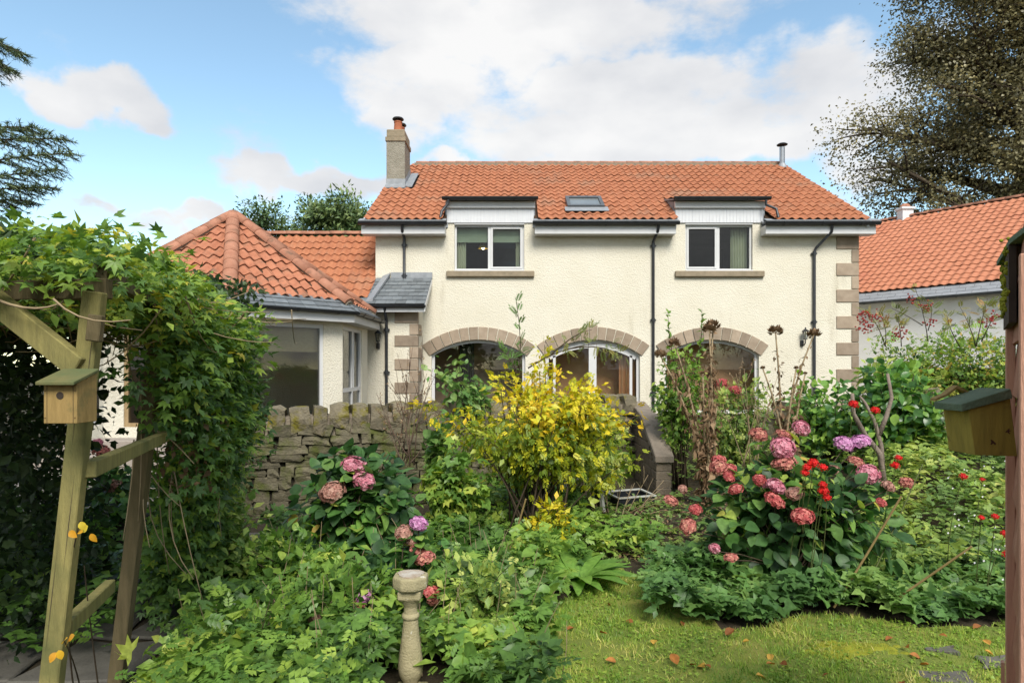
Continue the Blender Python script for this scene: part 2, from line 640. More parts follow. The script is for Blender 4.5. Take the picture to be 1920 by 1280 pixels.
mat('lead', (.30, .32, .34), (.42, .44, .46), scale=7, rough=.55, spec=.4, bump=.15, bscale=30, metal=.2)
mat('slate', (.145, .165, .180), (.215, .235, .245), scale=8, rough=.55, spec=.45, obj_random=.22, bump=.15, bscale=60)
mat('slate_pale', (.32, .34, .37), (.40, .42, .45), scale=5, rough=.6, spec=.4)
mat('gutter_black', (.022, .025, .030), (.040, .044, .050), scale=8, rough=.38, spec=.5)
mat('gutter_grey', (.10, .11, .12), (.15, .16, .17), scale=8, rough=.5)
mat('upvc_white', (.80, .80, .79), (.75, .75, .74), scale=5, rough=.35, spec=.45)
mat('paint_grey_white', (.66, .67, .68), (.58, .59, .61), scale=3, rough=.6, stretch=(8, 1, .5))
mat('dark_wood', (.10, .055, .028), (.05, .028, .016), scale=9, rough=.6, stretch=(1, 1, 8))
mat('room_brown', (.62, .44, .30), (.46, .31, .20), scale=2.5, rough=.8)
mat('room_orange', (.85, .48, .26), (.74, .38, .19), scale=3, rough=.7)
mat('room_dark', (.10, .09, .08), (.07, .062, .056), scale=2, rough=.8)
mat('curtain', (.66, .68, .50), (.58, .60, .43), scale=4, rough=.9)
mat('blind', (.46, .55, .38), (.40, .48, .33), scale=4, rough=.9)
mat('blind_brown', (.52, .42, .24), (.42, .33, .18), scale=12, rough=.9, stretch=(1, 1, 10))
mat('oak_frame', (.50, .36, .19), (.40, .27, .13), scale=6, rough=.6)
mat('iron_black', (.02, .02, .02), (.035, .035, .035), scale=20, rough=.45, spec=.5)
mat('terracotta_pot', (.50, .17, .08), (.38, .12, .06), scale=10, rough=.8)
mat('steel', (.55, .56, .57), (.45, .46, .47), scale=10, rough=.3, metal=.9)
glassmat('glass', (.93, .95, .94), .034)
glassmat('lamp_glass', (.9, .92, .9), .08)
m_lamp = mat('lamp_yellow', (.75, .55, .09), (.65, .45, .06), scale=10, rough=.6)
mat('bulb', (1, .9, .7))
MATS['bulb'].node_tree.nodes['Principled BSDF'].inputs['Emission Color'].default_value = (1, .85, .55, 1)
MATS['bulb'].node_tree.nodes['Principled BSDF'].inputs['Emission Strength'].default_value = 3.0
mat('timber_green', (.27, .235, .085), (.175, .155, .06), scale=7, rough=.85, stretch=(5, 5, .7), bump=.3, bscale=50, c3=(.115, .12, .045), s3=2.5, f3=(.5, .72), spec=.15)
mat('timber_dark', (.135, .105, .055), (.085, .07, .035), scale=7, rough=.85, stretch=(5, 5, .7), bump=.3, bscale=50, spec=.15)
mat('timber_box', (.33, .225, .085), (.24, .165, .06), scale=9, rough=.8, stretch=(6, 6, .8), bump=.2, bscale=60, c3=(.13, .12, .05), s3=9, f3=(.55, .75), spec=.15)
mat('box_lid', (.12, .15, .065), (.20, .18, .075), scale=9, rough=.85, bump=.2, bscale=50, spec=.15)
mat('box_mossy', (.36, .28, .06), (.24, .19, .045), scale=8, rough=.85, stretch=(6, 6, .8), bump=.3, bscale=60, c3=(.09, .055, .03), s3=11, f3=(.58, .72), spec=.15)
mat('felt_green', (.13, .19, .12), (.19, .25, .165), scale=15, rough=.9, bump=.3, bscale=120)
mat('shed_red', (.42, .19, .125), (.33, .145, .095), scale=6, rough=.75, stretch=(4, 4, .6), bump=.3, bscale=40, c3=(.50, .27, .19), s3=9, f3=(.56, .7), spec=.25)
mat('shed_pink', (.52, .29, .20), (.42, .22, .15), scale=8, rough=.75, stretch=(5, 5, .6), bump=.3, bscale=50)
mat('shed_dark', (.045, .033, .025), (.075, .055, .04), scale=10, rough=.9)
mat('moss', (.20, .22, .018), (.34, .33, .03), scale=14, rough=1, bump=.8, bscale=120)
mat('rubble', (.165, .145, .095), (.095, .085, .058), scale=8, rough=.95, bump=.9, bscale=35, c3=(.085, .095, .028), s3=3.5, f3=(.46, .62), obj_random=.22, spec=.1)
mat('rubble_pale', (.30, .255, .175), (.17, .15, .105), scale=7, rough=.95, bump=.9, bscale=35, c3=(.20, .175, .03), s3=5.0, f3=(.50, .64), obj_random=.2, spec=.1)
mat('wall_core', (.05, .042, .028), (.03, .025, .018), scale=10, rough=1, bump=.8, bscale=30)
mat('concrete', (.36, .30, .235), (.27, .22, .17), scale=7, rough=.95, bump=.4, bscale=60, c3=(.12, .10, .06), s3=3)
mat('wallbrick', (.27, .215, .155), (.20, .16, .115), scale=10, rough=.95, bump=.4, bscale=50, obj_random=.15, c3=(.10, .10, .04), s3=4)
mat('baluster_stone', (.38, .33, .20), (.29, .255, .145), scale=12, rough=.95, bump=.45, bscale=90, c3=(.62, .60, .52), s3=11, f3=(.62, .68), spec=.1)
mat('baluster_top', (.62, .58, .50), (.36, .24, .14), scale=14, rough=.95, bump=.3, bscale=60)
mat('soil', (.036, .028, .018), (.060, .046, .026), scale=8, rough=1, bump=.6, bscale=40, c3=(.045, .055, .018), s3=1.2)
mat('lawn_earth', (.19, .225, .035), (.135, .17, .033), scale=4, rough=1, bump=.8, bscale=90, c3=(.26, .25, .055), s3=1.6, f3=(.5, .65))
mat('slab_dark', (.085, .078, .066), (.13, .12, .10), scale=6, rough=.8, bump=.3, bscale=40, obj_random=.15)
mat('slab_pale', (.46, .40, .35), (.38, .33, .28), scale=4, rough=.85, bump=.3, bscale=40, obj_random=.10)
mat('bark', (.115, .085, .055), (.065, .05, .035), scale=8, rough=.95, bump=.8, bscale=25, stretch=(3, 3, .6))
mat('bark_grey', (.34, .27, .22), (.22, .17, .135), scale=10, rough=.95, bump=.6, bscale=40)
mat('twig', (.085, .060, .035), (.055, .040, .025), scale=15, rough=.9)
mat('twig_pale', (.33, .255, .15), (.23, .17, .10), scale=15, rough=.9)
mat('twig_purple', (.135, .085, .065), (.21, .145, .10), scale=15, rough=.9)
mat('stem_green', (.11, .14, .035), (.085, .10, .03), scale=15, rough=.7)
mat('cane', (.40, .29, .12), (.30, .20, .085), scale=12, rough=.6)
mat('plastic_black', (.013, .015, .02), (.02, .022, .028), scale=10, rough=.35, spec=.5)
mat('plastic_white', (.62, .62, .57), (.50, .50, .44), scale=9, rough=.5)
mat('rust', (.14, .055, .03), (.08, .035, .02), scale=20, rough=.9)
mat('berry_red', (.42, .030, .018), (.30, .02, .012), scale=20, rough=.35, spec=.5)
mat('hill_green', (.05, .075, .03), (.08, .10, .04), scale=.05, rough=1)

YW = 16.7          # front wall of the house


def wx(px, D=YW):
    return (px - 960.0) / F * D


def wz(py, D=YW):
    return CAMZ + (HORIZON - py) / F * D


# ---------------------------------------------------------------- ground
def ss(a, b, x):
    t = min(1.0, max(0.0, (x - a) / (b - a)))
    return t * t * (3 - 2 * t)


def ground_z(x, y):
    """flat lawn in front, a bank rising to the level of the house"""
    wall_y = 8.5 + (x + 4.2) * .335
    if x < 2.2:
        z = .22 * ss(6.4, 8.6, y) * ss(-1.6, .4, x) + (.80 - .0) * ss(wall_y + .05, wall_y + .35, y) * (1.0 if x > -4.0 else .0)
        z = min(z, .82)
        if x <= -4.0:
            z = .34 * ss(6.6, 7.4, y)
    else:
        z = .26 * ss(6.4, 8.6, y) + .56 * ss(9.3, 12.0, y)
    if x > 3.4:
        z += .5 * ss(3.4, 6.0, x) * ss(5.6, 9.0, y) * (1 - ss(9, 12.5, y))
    return z


def build_ground():
    xs = sorted(set(list(np.linspace(-14, 16, 121)) + [-900, -400, -150, -60, -30, 30, 60, 150, 400, 900]))
    ys = sorted(set(list(np.linspace(-2, 16, 91)) + [-900, -300, -80, -30, -10, 20, 26, 40, 80, 200, 500, 1000]))
    v = []; f = []
    for y in ys:
        for x in xs:
            inner = -15 < x < 17 and -3 < y < 17
            z = ground_z(x, y) if y > 2 else 0.0
            if inner:
                z += .018 * mnoise.noise(Vector((x * 1.7, y * 1.7, 0)))
            v.append((x, y, z))
    nx = len(xs)
    for j in range(len(ys) - 1):
        for i in range(nx - 1):
            a = j * nx + i
            f.append((a, a + 1, a + nx + 1, a + nx))
    me = bpy.data.meshes.new('ground'); me.from_pydata(v, [], f)
    o = mesh_obj('ground', me, 'soil')
    o['kind'] = 'structure'
    return o


ground = build_ground()


# ---------------------------------------------------------------- roof tiles
def pantile_mesh(name, w, length, amp=.026, lift=.034, thick=.016, nu=8):
    """one S shaped clay tile: x across, y up the slope, z out of the roof"""
    us = np.linspace(0, 1.04, nu + 1)
    def prof(u):
        return amp * (math.cos(2 * math.pi * u) + .25 * math.sin(2 * math.pi * u))
    v = []; f = []
    for u in us:
        z = prof(u)
        v += [(u * w, 0, z + lift), (u * w, length, z + .004), (u * w, .0, z + lift - thick)]
    for i in range(nu):
        a = 3 * i; b = a + 3
        f += [(a, b, b + 1, a + 1), (a + 2, b + 2, b, a)]
    e = 3 * nu
    f += [(e, e + 2, e + 1)]
    me = bpy.data.meshes.new(name)
    me.from_pydata(v, [], f)
    me.polygons.foreach_set('use_smooth', [p.vertices[2] % 3 != 0 or True for p in me.polygons])
    bm = bmesh.new(); bm.from_mesh(me)
    for ed in bm.edges:
        if len(ed.link_faces) == 2 and ed.calc_face_angle(0) > .9:
            ed.smooth = False
    bm.to_mesh(me); bm.free()
    me.update()
    return me


def lay_tiles(roof, origin, ex, ey, w, gauge, cols, rows, tile, material, keep, single, clip=(), limit=300, stagger=0.0, seed=1):
    """tiles on a slope: keep(point) says whether a tile is laid, single(point) its rank for being an object of its own"""
    ex = Vector(ex).normalized(); ey = Vector(ey).normalized(); ez = ex.cross(ey).normalized()
    origin = Vector(origin)
    rs = random.Random(seed)
    spots = []
    for j in range(rows):
        for i in range(cols):
            o = origin + ex * (i * w) + ey * (j * gauge)
            c = o + ex * w / 2 + ey * gauge / 2
            if keep(c):
                M = Matrix((( ex.x, ey.x, ez.x, o.x), (ex.y, ey.y, ez.y, o.y), (ex.z, ey.z, ez.z, o.z), (0, 0, 0, 1)))
                jit = Matrix.Translation((0, rs.uniform(-.010, .010), rs.uniform(-.003, .007))) @ Matrix.Rotation(rs.uniform(-.018, .018), 4, 'Z') @ Matrix.Rotation(rs.uniform(-.012, .012), 4, 'X')
                spots.append((single(c), c, M @ jit))
    spots.sort(key=lambda s: s[0])
    tile.materials.clear(); tile.materials.append(MATS[material])
    tv = [v.co.copy() for v in tile.vertices]; tf = [tuple(p.vertices) for p in tile.polygons]
    rest = MB()
    n = 0
    for rank, c, M in spots:
        pts = [M @ v for v in tv]
        cut = [pl for pl in clip if any((p - pl[0]).dot(pl[1]) < -.01 for p in pts)]
        if cut and all((p - cut[0][0]).dot(cut[0][1]) < .02 for p in pts):
            continue
        if cut:
            bm = bmesh.new()
            bm.from_mesh(tile); bm.transform(M)
            for pl in cut:
                bmesh.ops.bisect_plane(bm, geom=bm.verts[:] + bm.edges[:] + bm.faces[:], plane_co=pl[0], plane_no=pl[1], clear_inner=True)
            if len(bm.faces) == 0:
                bm.free(); continue
            me = bpy.data.meshes.new('tile'); bm.to_mesh(me); bm.free()
            me.materials.append(MATS[material])
            if n < limit and rank < 1e5:
                place(bpy.data.objects.new('tile', me), roof); n += 1
            else:
                rest.add([v.co[:] for v in me.vertices], [tuple(p.vertices) for p in me.polygons])
        elif n < limit and rank < 1e5:
            o = bpy.data.objects.new('tile', tile)
            o.matrix_basis = M
            place(o, roof); n += 1
        else:
            rest.add(pts, tf)
    if rest.v:
        o = rest.build('far_tiles', material, roof, smooth=False, fix=False)
        smooth_by_angle(o, 50)
        o['kind'] = 'stuff'
    return n


def ridge_run(roof, a, b, r, step, material, name='ridge_tile', flat=.75, seed=3, up=(0, 0, 1)):
    """half round cap tiles laid end to end from a to b"""
    a = Vector(a); b = Vector(b)
    L_ = (b - a).length
    n = max(1, round(L_ / step)); st = L_ / n
    d = (b - a).normalized()
    sd = d.cross(Vector(up)).normalized(); u = sd.cross(d).normalized()
    rs = random.Random(seed)
    mb = MB()
    K = 8
    vs = []
    for (y, rr) in ((0, r * 1.05), (st * 1.02, r * .97)):
        for k in range(K + 1):
            g = math.pi * (1.08 * k / K - .04)
            vs.append((rr * math.cos(g), y, rr * math.sin(g) * flat))
    fs = [(k, k + 1, K + 2 + k, K + 1 + k) for k in range(K)]
    fs.append(tuple(range(K, -1, -1)))
    mb.add(vs, fs)
    me = mb.mesh(name, smooth=False)
    me.materials.append(MATS[material])
    for i in range(n):
        p = a + d * (st * i)
        M = Matrix(((sd.x, d.x, u.x, p.x), (sd.y, d.y, u.y, p.y), (sd.z, d.z, u.z, p.z + rs.uniform(-.004, .004)), (0, 0, 0, 1)))
        o = bpy.data.objects.new(name, me); o.matrix_basis = M
        place(o, roof)
    for p in me.polygons:
        p.use_smooth = len(p.vertices) == 4


def half_round(mb, a, b, r=.06, n=8):
    """open gutter trough from a to b (the axis is its rim level)"""
    a = Vector(a); b = Vector(b)
    d = (b - a).normalized(); sd = d.cross(Vector((0, 0, 1))).normalized()
    for k in range(n):
        q = []
        for rr in (r, r * .86):
            for p in (a, b):
                for g in (math.pi * (1 + k / n), math.pi * (1 + (k + 1) / n)):
                    q.append(p + sd * rr * math.cos(g) + Vector((0, 0, rr * math.sin(g))))
        mb.add(q, [(0, 1, 3, 2), (4, 6, 7, 5), (0, 2, 6, 4), (1, 5, 7, 3), (0, 4, 5, 1), (2, 3, 7, 6)])
    for p, s_ in ((a, -1), (b, 1)):
        q = [p + sd * r * math.cos(math.pi * (1 + k / n)) + Vector((0, 0, r * math.sin(math.pi * (1 + k / n)))) for k in range(n + 1)]
        mb.add(q, [tuple(range(n + 1))])
    return mb


def gutter(parent, a, b, r=.06, m='gutter_black', step=.95):
    mb = MB(); half_round(mb, a, b, r)
    g = mb.build('gutter', m, parent, fix=False)
    a = Vector(a); b = Vector(b)
    n = max(1, int((b - a).length / step))
    d = (b - a).normalized(); sd = d.cross(Vector((0, 0, 1))).normalized()
    for i in range(n):
        p = a + (b - a) * ((i + .5) / n)
        q = MB(); half_round(q, p - d * .02, p + d * .02, r * 1.14, 8)
        q.build('bracket', m, g, fix=False)
    return g


def pipe(parent, pts, r=.036, joints=(), m='gutter_black'):
    o = MB().tube(pts, r, 10).build('downpipe', m, parent)
    smooth_by_angle(o, 40)
    for j in joints:
        j = Vector(j)
        q = MB().lathe([(r * 1.0, -.05), (r * 1.3, -.05), (r * 1.3, .05), (r * 1.0, .05)], j, 10)
        q.box(j.x - .075, j.x + .075, j.y + r * .2, j.y + r * .2 + .03, j.z - .022, j.z + .022)
        q.build('pipe_collar', m, o)
    return o


def wall_with_holes(outer, holes, to3d, depth_vec, name, m, parent):
    """flat wall with openings and their reveals"""
    loops = [[Vector((u, v, 0)) for u, v in outer]] + [[Vector((u, v, 0)) for u, v in h] for h in holes]
    tris = geometry.tessellate_polygon(loops)
    flat = [p for l in loops for p in l]
    mb = MB()
    mb.add([to3d(p.x, p.y) for p in flat], tris)
    dv = Vector(depth_vec)
    for h in holes:
        n = len(h)
        q = [Vector(to3d(u, v)) for u, v in h]
        mb.add(q + [p + dv for p in q], [(i, (i + 1) % n, n + (i + 1) % n, n + i) for i in range(n)])
    return mb.build(name, m, parent)


def arch_pts(cx, half, z0, zs, za, n=18):
    """outline of a segmental arched opening, starting bottom left"""
    rise = za - zs
    R = (half * half + rise * rise) / (2 * rise)
    cz = za - R
    a = math.asin(half / R)
    pts = [(cx - half, z0), (cx + half, z0)]
    for i in range(n + 1):
        g = a - 2 * a * i / n
        pts.append((cx + R * math.sin(g), cz + R * math.cos(g)))
    return pts, (R, cz, a)


def room(parent, x0, x1, y0, y1, z0, z1, m):
    mb = MB()
    v = [(x, y, z) for z in (z0, z1) for y in (y0, y1) for x in (x0, x1)]
    mb.add(v, [(0, 2, 3, 1), (4, 5, 7, 6), (2, 6, 7, 3), (0, 4, 6, 2), (1, 3, 7, 5)])
    return mb.build('room', m, parent, fix=False)


def folded_curtain(parent, x0, x1, y, z0, z1, m='curtain', folds=5, amp=.035, gather=0.0):
    n = folds * 6
    v = []; f = []
    for i in range(n + 1):
        t = i / n
        dy = amp * math.sin(2 * math.pi * folds * t)
        for k, z in enumerate((z1, (z0 + z1) / 2, z0)):
            v.append((x0 + (x1 - x0) * t, y + dy * (1 + .3 * k), z))
    for i in range(n):
        for k in range(2):
            a = 3 * i + k
            f.append((a, a + 3, a + 4, a + 1))
    me = bpy.data.meshes.new('curtain'); me.from_pydata(v, [], f)
    me.polygons.foreach_set('use_smooth', [True] * len(me.polygons))
    return mesh_obj('curtain', me, m, parent)


def lantern(loc, side, label):
    """wall lantern: backplate, arm, cage, glass, cap"""
    x, y, z = loc
    t = thing('wall_lantern', (x, y, z - .22), label, 'lantern', 'wall lanterns on the house')
    MB().lathe([(.045, -.07), (.05, 0), (.045, .07)], (x, y - .01, z - .2), 10).build('backplate', 'iron_black', t)
    arm = MB().tube([(x, y - .02, z - .2), (x + side * .05, y - .10, z - .25), (x + side * .10, y - .14, z - .2), (x + side * .10, y - .14, z - .1)], .014, 8)
    arm.build('arm', 'iron_black', t)
    c = (x + side * .10, y - .14, z)
    mb = MB()
    for k in range(6):
        g = 2 * math.pi * k / 6
        mb.beam((c[0] + .04 * math.cos(g), c[1] + .04 * math.sin(g), z - .09), (c[0] + .075 * math.cos(g), c[1] + .075 * math.sin(g), z + .1), .010, .010)
    mb.lathe([(.02, -.11), (.055, -.10), (.05, -.085), (.02, -.085)], c, 12)
    mb.build('cage', 'iron_black', t)
    MB().lathe([(.032, -.085), (.066, .1)], c, 6).build('lamp_glass', 'lamp_glass', t)
    MB().lathe([(.09, .10), (.085, .115), (.045, .15), (.02, .165), (.014, .2), (.004, .215)], c, 6).build('cap', 'iron_black', t)
    return t


# ---------------------------------------------------------------- the house
XL, XR = -3.56, 9.03
ROOF_Y0, ROOF_Z0, SLOPE = 16.3, 5.80, .585
RIDGE_Y = 21.5
RIDGE_Z = ROOF_Z0 + (RIDGE_Y - ROOF_Y0) * SLOPE


def roof_z(y):
    return ROOF_Z0 + (y - ROOF_Y0) * SLOPE


house = thing('house', (2.7, YW, .8), 'cream roughcast two-storey house with orange pantile roof, dormers and stone arches', 'house')
DORM = [(wx(838), wx(1001), wx(852), wx(983)), (wx(1266), wx(1431), wx(1285), wx(1411))]
ARCH = [(wx(897), 1.225), (wx(1112), 1.225), (wx(1335), 1.225)]
Z_SILL, Z_HEAD = wz(507), wz(421)
Z_SPR, Z_APEX, Z_FLOOR = wz(665), wz(637), .82
holes = []
for (dx0, dx1, a, b) in DORM:
    holes.append([(a, Z_SILL), (b, Z_SILL), (b, Z_HEAD), (a, Z_HEAD)])
arcs = []
for (cx, h) in ARCH:
    pts, info = arch_pts(cx, h, Z_FLOOR, Z_SPR, Z_APEX)
    holes.append(pts); arcs.append(info)
outer = [(XL, .3), (XR, .3), (XR, 5.62)]
for (dx0, dx1, a, b) in reversed(DORM):
    outer += [(dx1, 5.62), (dx1, 6.2), (dx0, 6.2), (dx0, 5.62)]
outer += [(XL, 5.62)]
wall_with_holes(outer, holes, lambda u, v: (u, YW, v), (0, .22, 0), 'front_wall', 'harling_cream', house)
gm = MB()
for x in (XL, XR):
    gm.add([(x, YW, .3), (x, YW, 5.62), (x, YW, roof_z(YW) - .06), (x, RIDGE_Y, RIDGE_Z - .06), (x, 2 * RIDGE_Y - YW, roof_z(YW) - .06), (x, 2 * RIDGE_Y - YW, .3)], [(0, 1, 2, 3, 4, 5)])
gm.add([(XL, 2 * RIDGE_Y - YW, .3), (XR, 2 * RIDGE_Y - YW, .3), (XR, 2 * RIDGE_Y - YW, 5.9), (XL, 2 * RIDGE_Y - YW, 5.9)], [(0, 1, 2, 3)])
gm.build('side_wall', 'harling_cream', house, fix=False)

# roof: slab, tiles, ridge
TX0, TX1 = -3.76, 9.10
rm = MB()
DORM_TOP_Y = 17.86
xs_cut = sorted([TX0, DORM[0][0], DORM[0][1], DORM[1][0], DORM[1][1], TX1])
for i in range(5):
    x0, x1 = xs_cut[i], xs_cut[i + 1]
    y0 = DORM_TOP_Y if i in (1, 3) else ROOF_Y0 + .05
    rm.prism([(x0, y0, roof_z(y0) - .05), (x0, RIDGE_Y, RIDGE_Z - .05), (x0, RIDGE_Y, RIDGE_Z - .12), (x0, y0, roof_z(y0) - .12)], (x1 - x0, 0, 0))
rm.prism([(TX0, RIDGE_Y, RIDGE_Z - .05), (TX0, 2 * RIDGE_Y - ROOF_Y0, ROOF_Z0), (TX0, 2 * RIDGE_Y - ROOF_Y0, ROOF_Z0 - .1), (TX0, RIDGE_Y, RIDGE_Z - .12)], (TX1 - TX0, 0, 0))
roof = rm.build('roof', 'dark_wood', house)
sl = math.sqrt(1 + SLOPE ** 2)
EY = Vector((0, 1, SLOPE)).normalized()
tile_w, tile_g = .2214, .376
tile = pantile_mesh('tile', tile_w, tile_g * 1.12)
cols = round((TX1 - TX0) / tile_w)
VEL = (wx(1062, 17.3), wx(1130, 17.3), 16.95, 17.75)


def keep_main(c):
    for (dx0, dx1, *_r) in DORM:
        if dx0 - .06 < c.x < dx1 + .06 and c.y < DORM_TOP_Y + .02:
            return False
    if VEL[0] - .02 < c.x < VEL[1] + .02 and VEL[2] < c.y < VEL[3]:
        return False
    if -3.80 < c.x < -2.95 and 18.85 < c.y < 20.1:
        return False
    return True


lay_tiles(roof, (TX0, ROOF_Y0 - .05, ROOF_Z0 - .05 * SLOPE), (1, 0, 0), EY, tile_w, tile_g, cols, 16, tile, 'pantile', keep_main, lambda c: c.y)
ridge_run(roof, (TX0 + .55, RIDGE_Y, RIDGE_Z + .01), (TX1, RIDGE_Y, RIDGE_Z + .01), .115, .44, 'ridge_clay')
MB().box(TX0 + .5, TX1 - .02, RIDGE_Y - .12, RIDGE_Y + .12, RIDGE_Z - .08, RIDGE_Z + .02).build('ridge_bedding', 'mortar', roof)
for x in (TX0, TX1):
    MB().prism([(x - .05, ROOF_Y0, ROOF_Z0 - .03), (x - .05, RIDGE_Y, RIDGE_Z - .03), (x - .05, RIDGE_Y, RIDGE_Z - .2), (x - .05, ROOF_Y0, ROOF_Z0 - .2)], (.06, 0, 0)).build('verge_board', 'paint_grey_white', roof)

# boxed eaves with gutters between the dormers
for (a, b) in ((wx(677, 16.35), wx(834, 16.35)), (wx(1003, 16.35), wx(1268, 16.35)), (wx(1436, 16.35), wx(1643, 16.35))):
    e = MB().box(a, b, 16.36, YW, 5.43, 5.66).build('eaves_box', 'upvc_white', house, bevel=.006)
    MB().prism([(a, 16.36, 5.665), (a, 16.72, 5.86), (a, 16.72, 5.80), (a, 16.40, 5.662)], (b - a, 0, 0)).build('eaves_cheek', 'lead', e)
    MB().prism([(a - .04, 16.20, 5.742), (a - .04, 16.40, 5.83), (a - .04, 16.40, 5.80), (a - .04, 16.20, 5.73)], (b - a + .08, 0, 0)).build('eaves_felt', 'lead', e)
    gutter(house, (a - .06, 16.275, 5.725), (b + .06, 16.275, 5.725), .085)

# dormers
for k, (dx0, dx1, a, b) in enumerate(DORM):
    d = MB()
    zb, zt = wz(418) + .0, wz(393)
    n = 26
    w_ = (dx1 - dx0) / n
    for i in range(n):
        d.box(dx0 + i * w_ + .004, dx0 + (i + 1) * w_ - .004, YW - .035, YW + .02, zb, zt + .02)
    d.box(dx0, dx1, YW - .026, YW + .02, zb + .002, zt + .015)
    dm = d.build('dormer', 'paint_grey_white', house)
    MB().box(dx0 - .03, dx1 + .03, YW - .10, YW + .05, zt + .022, 6.335).build('fascia', 'upvc_white', dm, bevel=.006)
    rz = 6.36
    MB().prism([(dx0 - .07, 16.5, rz), (dx0 - .07, DORM_TOP_Y + .12, rz + .26 * (DORM_TOP_Y + .12 - 16.5)), (dx0 - .07, DORM_TOP_Y + .12, rz + .26 * (DORM_TOP_Y + .12 - 16.5) - .06), (dx0 - .07, 16.5, rz - .035)], (dx1 - dx0 + .14, 0, 0)).build('dormer_roof', 'lead', dm)
    for x in (dx0, dx1):
        MB().prism([(x - .03, YW - .02, 5.66), (x - .03, YW - .02, 6.33), (x - .03, DORM_TOP_Y, 6.66), (x - .03, DORM_TOP_Y, 6.60)], (.06, 0, 0)).build('cheek', 'lead', dm)
    gutter(dm, (dx0 - .10, 16.46, 6.40), (dx1 + .10, 16.46, 6.40), .078)
    sx = dx0 if k == 0 else dx1
    sg = -1 if k == 0 else 1
    pts = [(sx + sg * -.06, 16.45, 6.33), (sx - sg * .05, 16.46, 6.22), (sx + sg * .10, 16.40, 6.02), (sx + sg * .13, 16.33, 5.84)]
    if k == 1:
        pts = [(sx - .02, 16.45, 6.33), (sx - .02, 16.46, 6.2), (sx + .22, 16.40, 6.08), (sx + .24, 16.33, 5.84)]
    o = MB().tube(pts, .036, 10).build('downpipe', 'gutter_black', dm); smooth_by_angle(o, 60)
    # window
    y = YW + .07
    fr = MB()
    t = .055
    fr.box(a, a + t, y, y + .07, Z_SILL, Z_HEAD).box(b - t, b, y, y + .07, Z_SILL, Z_HEAD)
    fr.box(a + t, b - t, y, y + .07, Z_SILL, Z_SILL + t).box(a + t, b - t, y, y + .07, Z_HEAD - t, Z_HEAD)
    mx = (a + b) / 2 + .0
    fr.box(mx - .04, mx + .04, y + .001, y + .069, Z_SILL + t, Z_HEAD - t)
    win = fr.build('window', 'upvc_white', house, bevel=.006)
    for (p0, p1, sash) in ((a + t, mx - .04, k == 1), (mx + .04, b - t, k == 0)):
        z0, z1 = Z_SILL + t, Z_HEAD - t
        if sash:
            s_ = MB(); q = .05
            s_.box(p0, p0 + q, y - .015, y + .05, z0, z1).box(p1 - q, p1, y - .015, y + .05, z0, z1)
            s_.box(p0 + q, p1 - q, y - .015, y + .05, z0, z0 + q).box(p0 + q, p1 - q, y - .015, y + .05, z1 - q, z1)
            s_.build('sash', 'upvc_white', win, bevel=.005)
            p0 += q; p1 -= q; z0 += q; z1 -= q
        MB().box(p0 - .01, p1 + .01, y + .03, y + .042, z0 - .01, z1 + .01).build('pane', 'glass', win)
    # head lining
    MB().box(a, b, YW - .012, y, Z_HEAD - .002, Z_HEAD + .06).build('window_head', 'upvc_white', win)
    sl_ = MB().box(dx0 - .01, dx1 + .01, YW - .09, YW + .2, Z_SILL - .175, Z_SILL - .02)
    sl_.build('window_sill', 'sill_stone', house, bevel=.015)
    MB().box(a, b, YW - .05, YW + .08, Z_SILL - .03, Z_SILL + .012).build('sub_sill', 'upvc_white', win, bevel=.006)
    room(house, a - .6, b + .6, YW + .23, YW + 4.2, Z_SILL - .9, Z_HEAD + .15, 'room_dark')
    if k == 0:
        folded_curtain(win, a + .03, a + .28, YW + .34, Z_SILL - .1, Z_HEAD, folds=4)
        folded_curtain(win, b - .22, b - .03, YW + .34, Z_SILL - .1, Z_HEAD, folds=4)
        for (q0, q1) in ((a + .02, mx), (mx, b - .02)):
            MB().box(q0, q1 - .01, YW + .25, YW + .27, Z_HEAD - .42, Z_HEAD).box(q0, q1 - .01, YW + .24, YW + .28, Z_HEAD - .25, Z_HEAD - .235).build('blind', 'blind', win)
    else:
        folded_curtain(win, a + .03, a + .18, YW + .34, Z_SILL - .1, Z_HEAD, folds=3)
        folded_curtain(win, b - .46, b - .03, YW + .34, Z_SILL - .1, Z_HEAD, folds=6, amp=.045)

# pendant lamp seen through the left window
lp = P(906, 459, 17.25)
pl = thing('pendant_lamp', lp, 'yellow cone pendant lamp seen through the left upstairs window', 'lamp')
MB().lathe([(.025, .12), (.05, .09), (.14, -.10), (.15, -.11), (.13, -.10), (.04, .08)], lp, 16, caps=False).build('lamp_shade', 'lamp_yellow', pl, smooth=True)
MB().tube([lp + Vector((0, 0, .1)), lp + Vector((0, 0, .45))], .006, 6).build('cord', 'iron_black', pl)
MB().lathe([(.01, -.13), (.045, -.10), (.045, -.06), (.02, -.02)], lp, 10).build('bulb', 'bulb', pl, smooth=True)

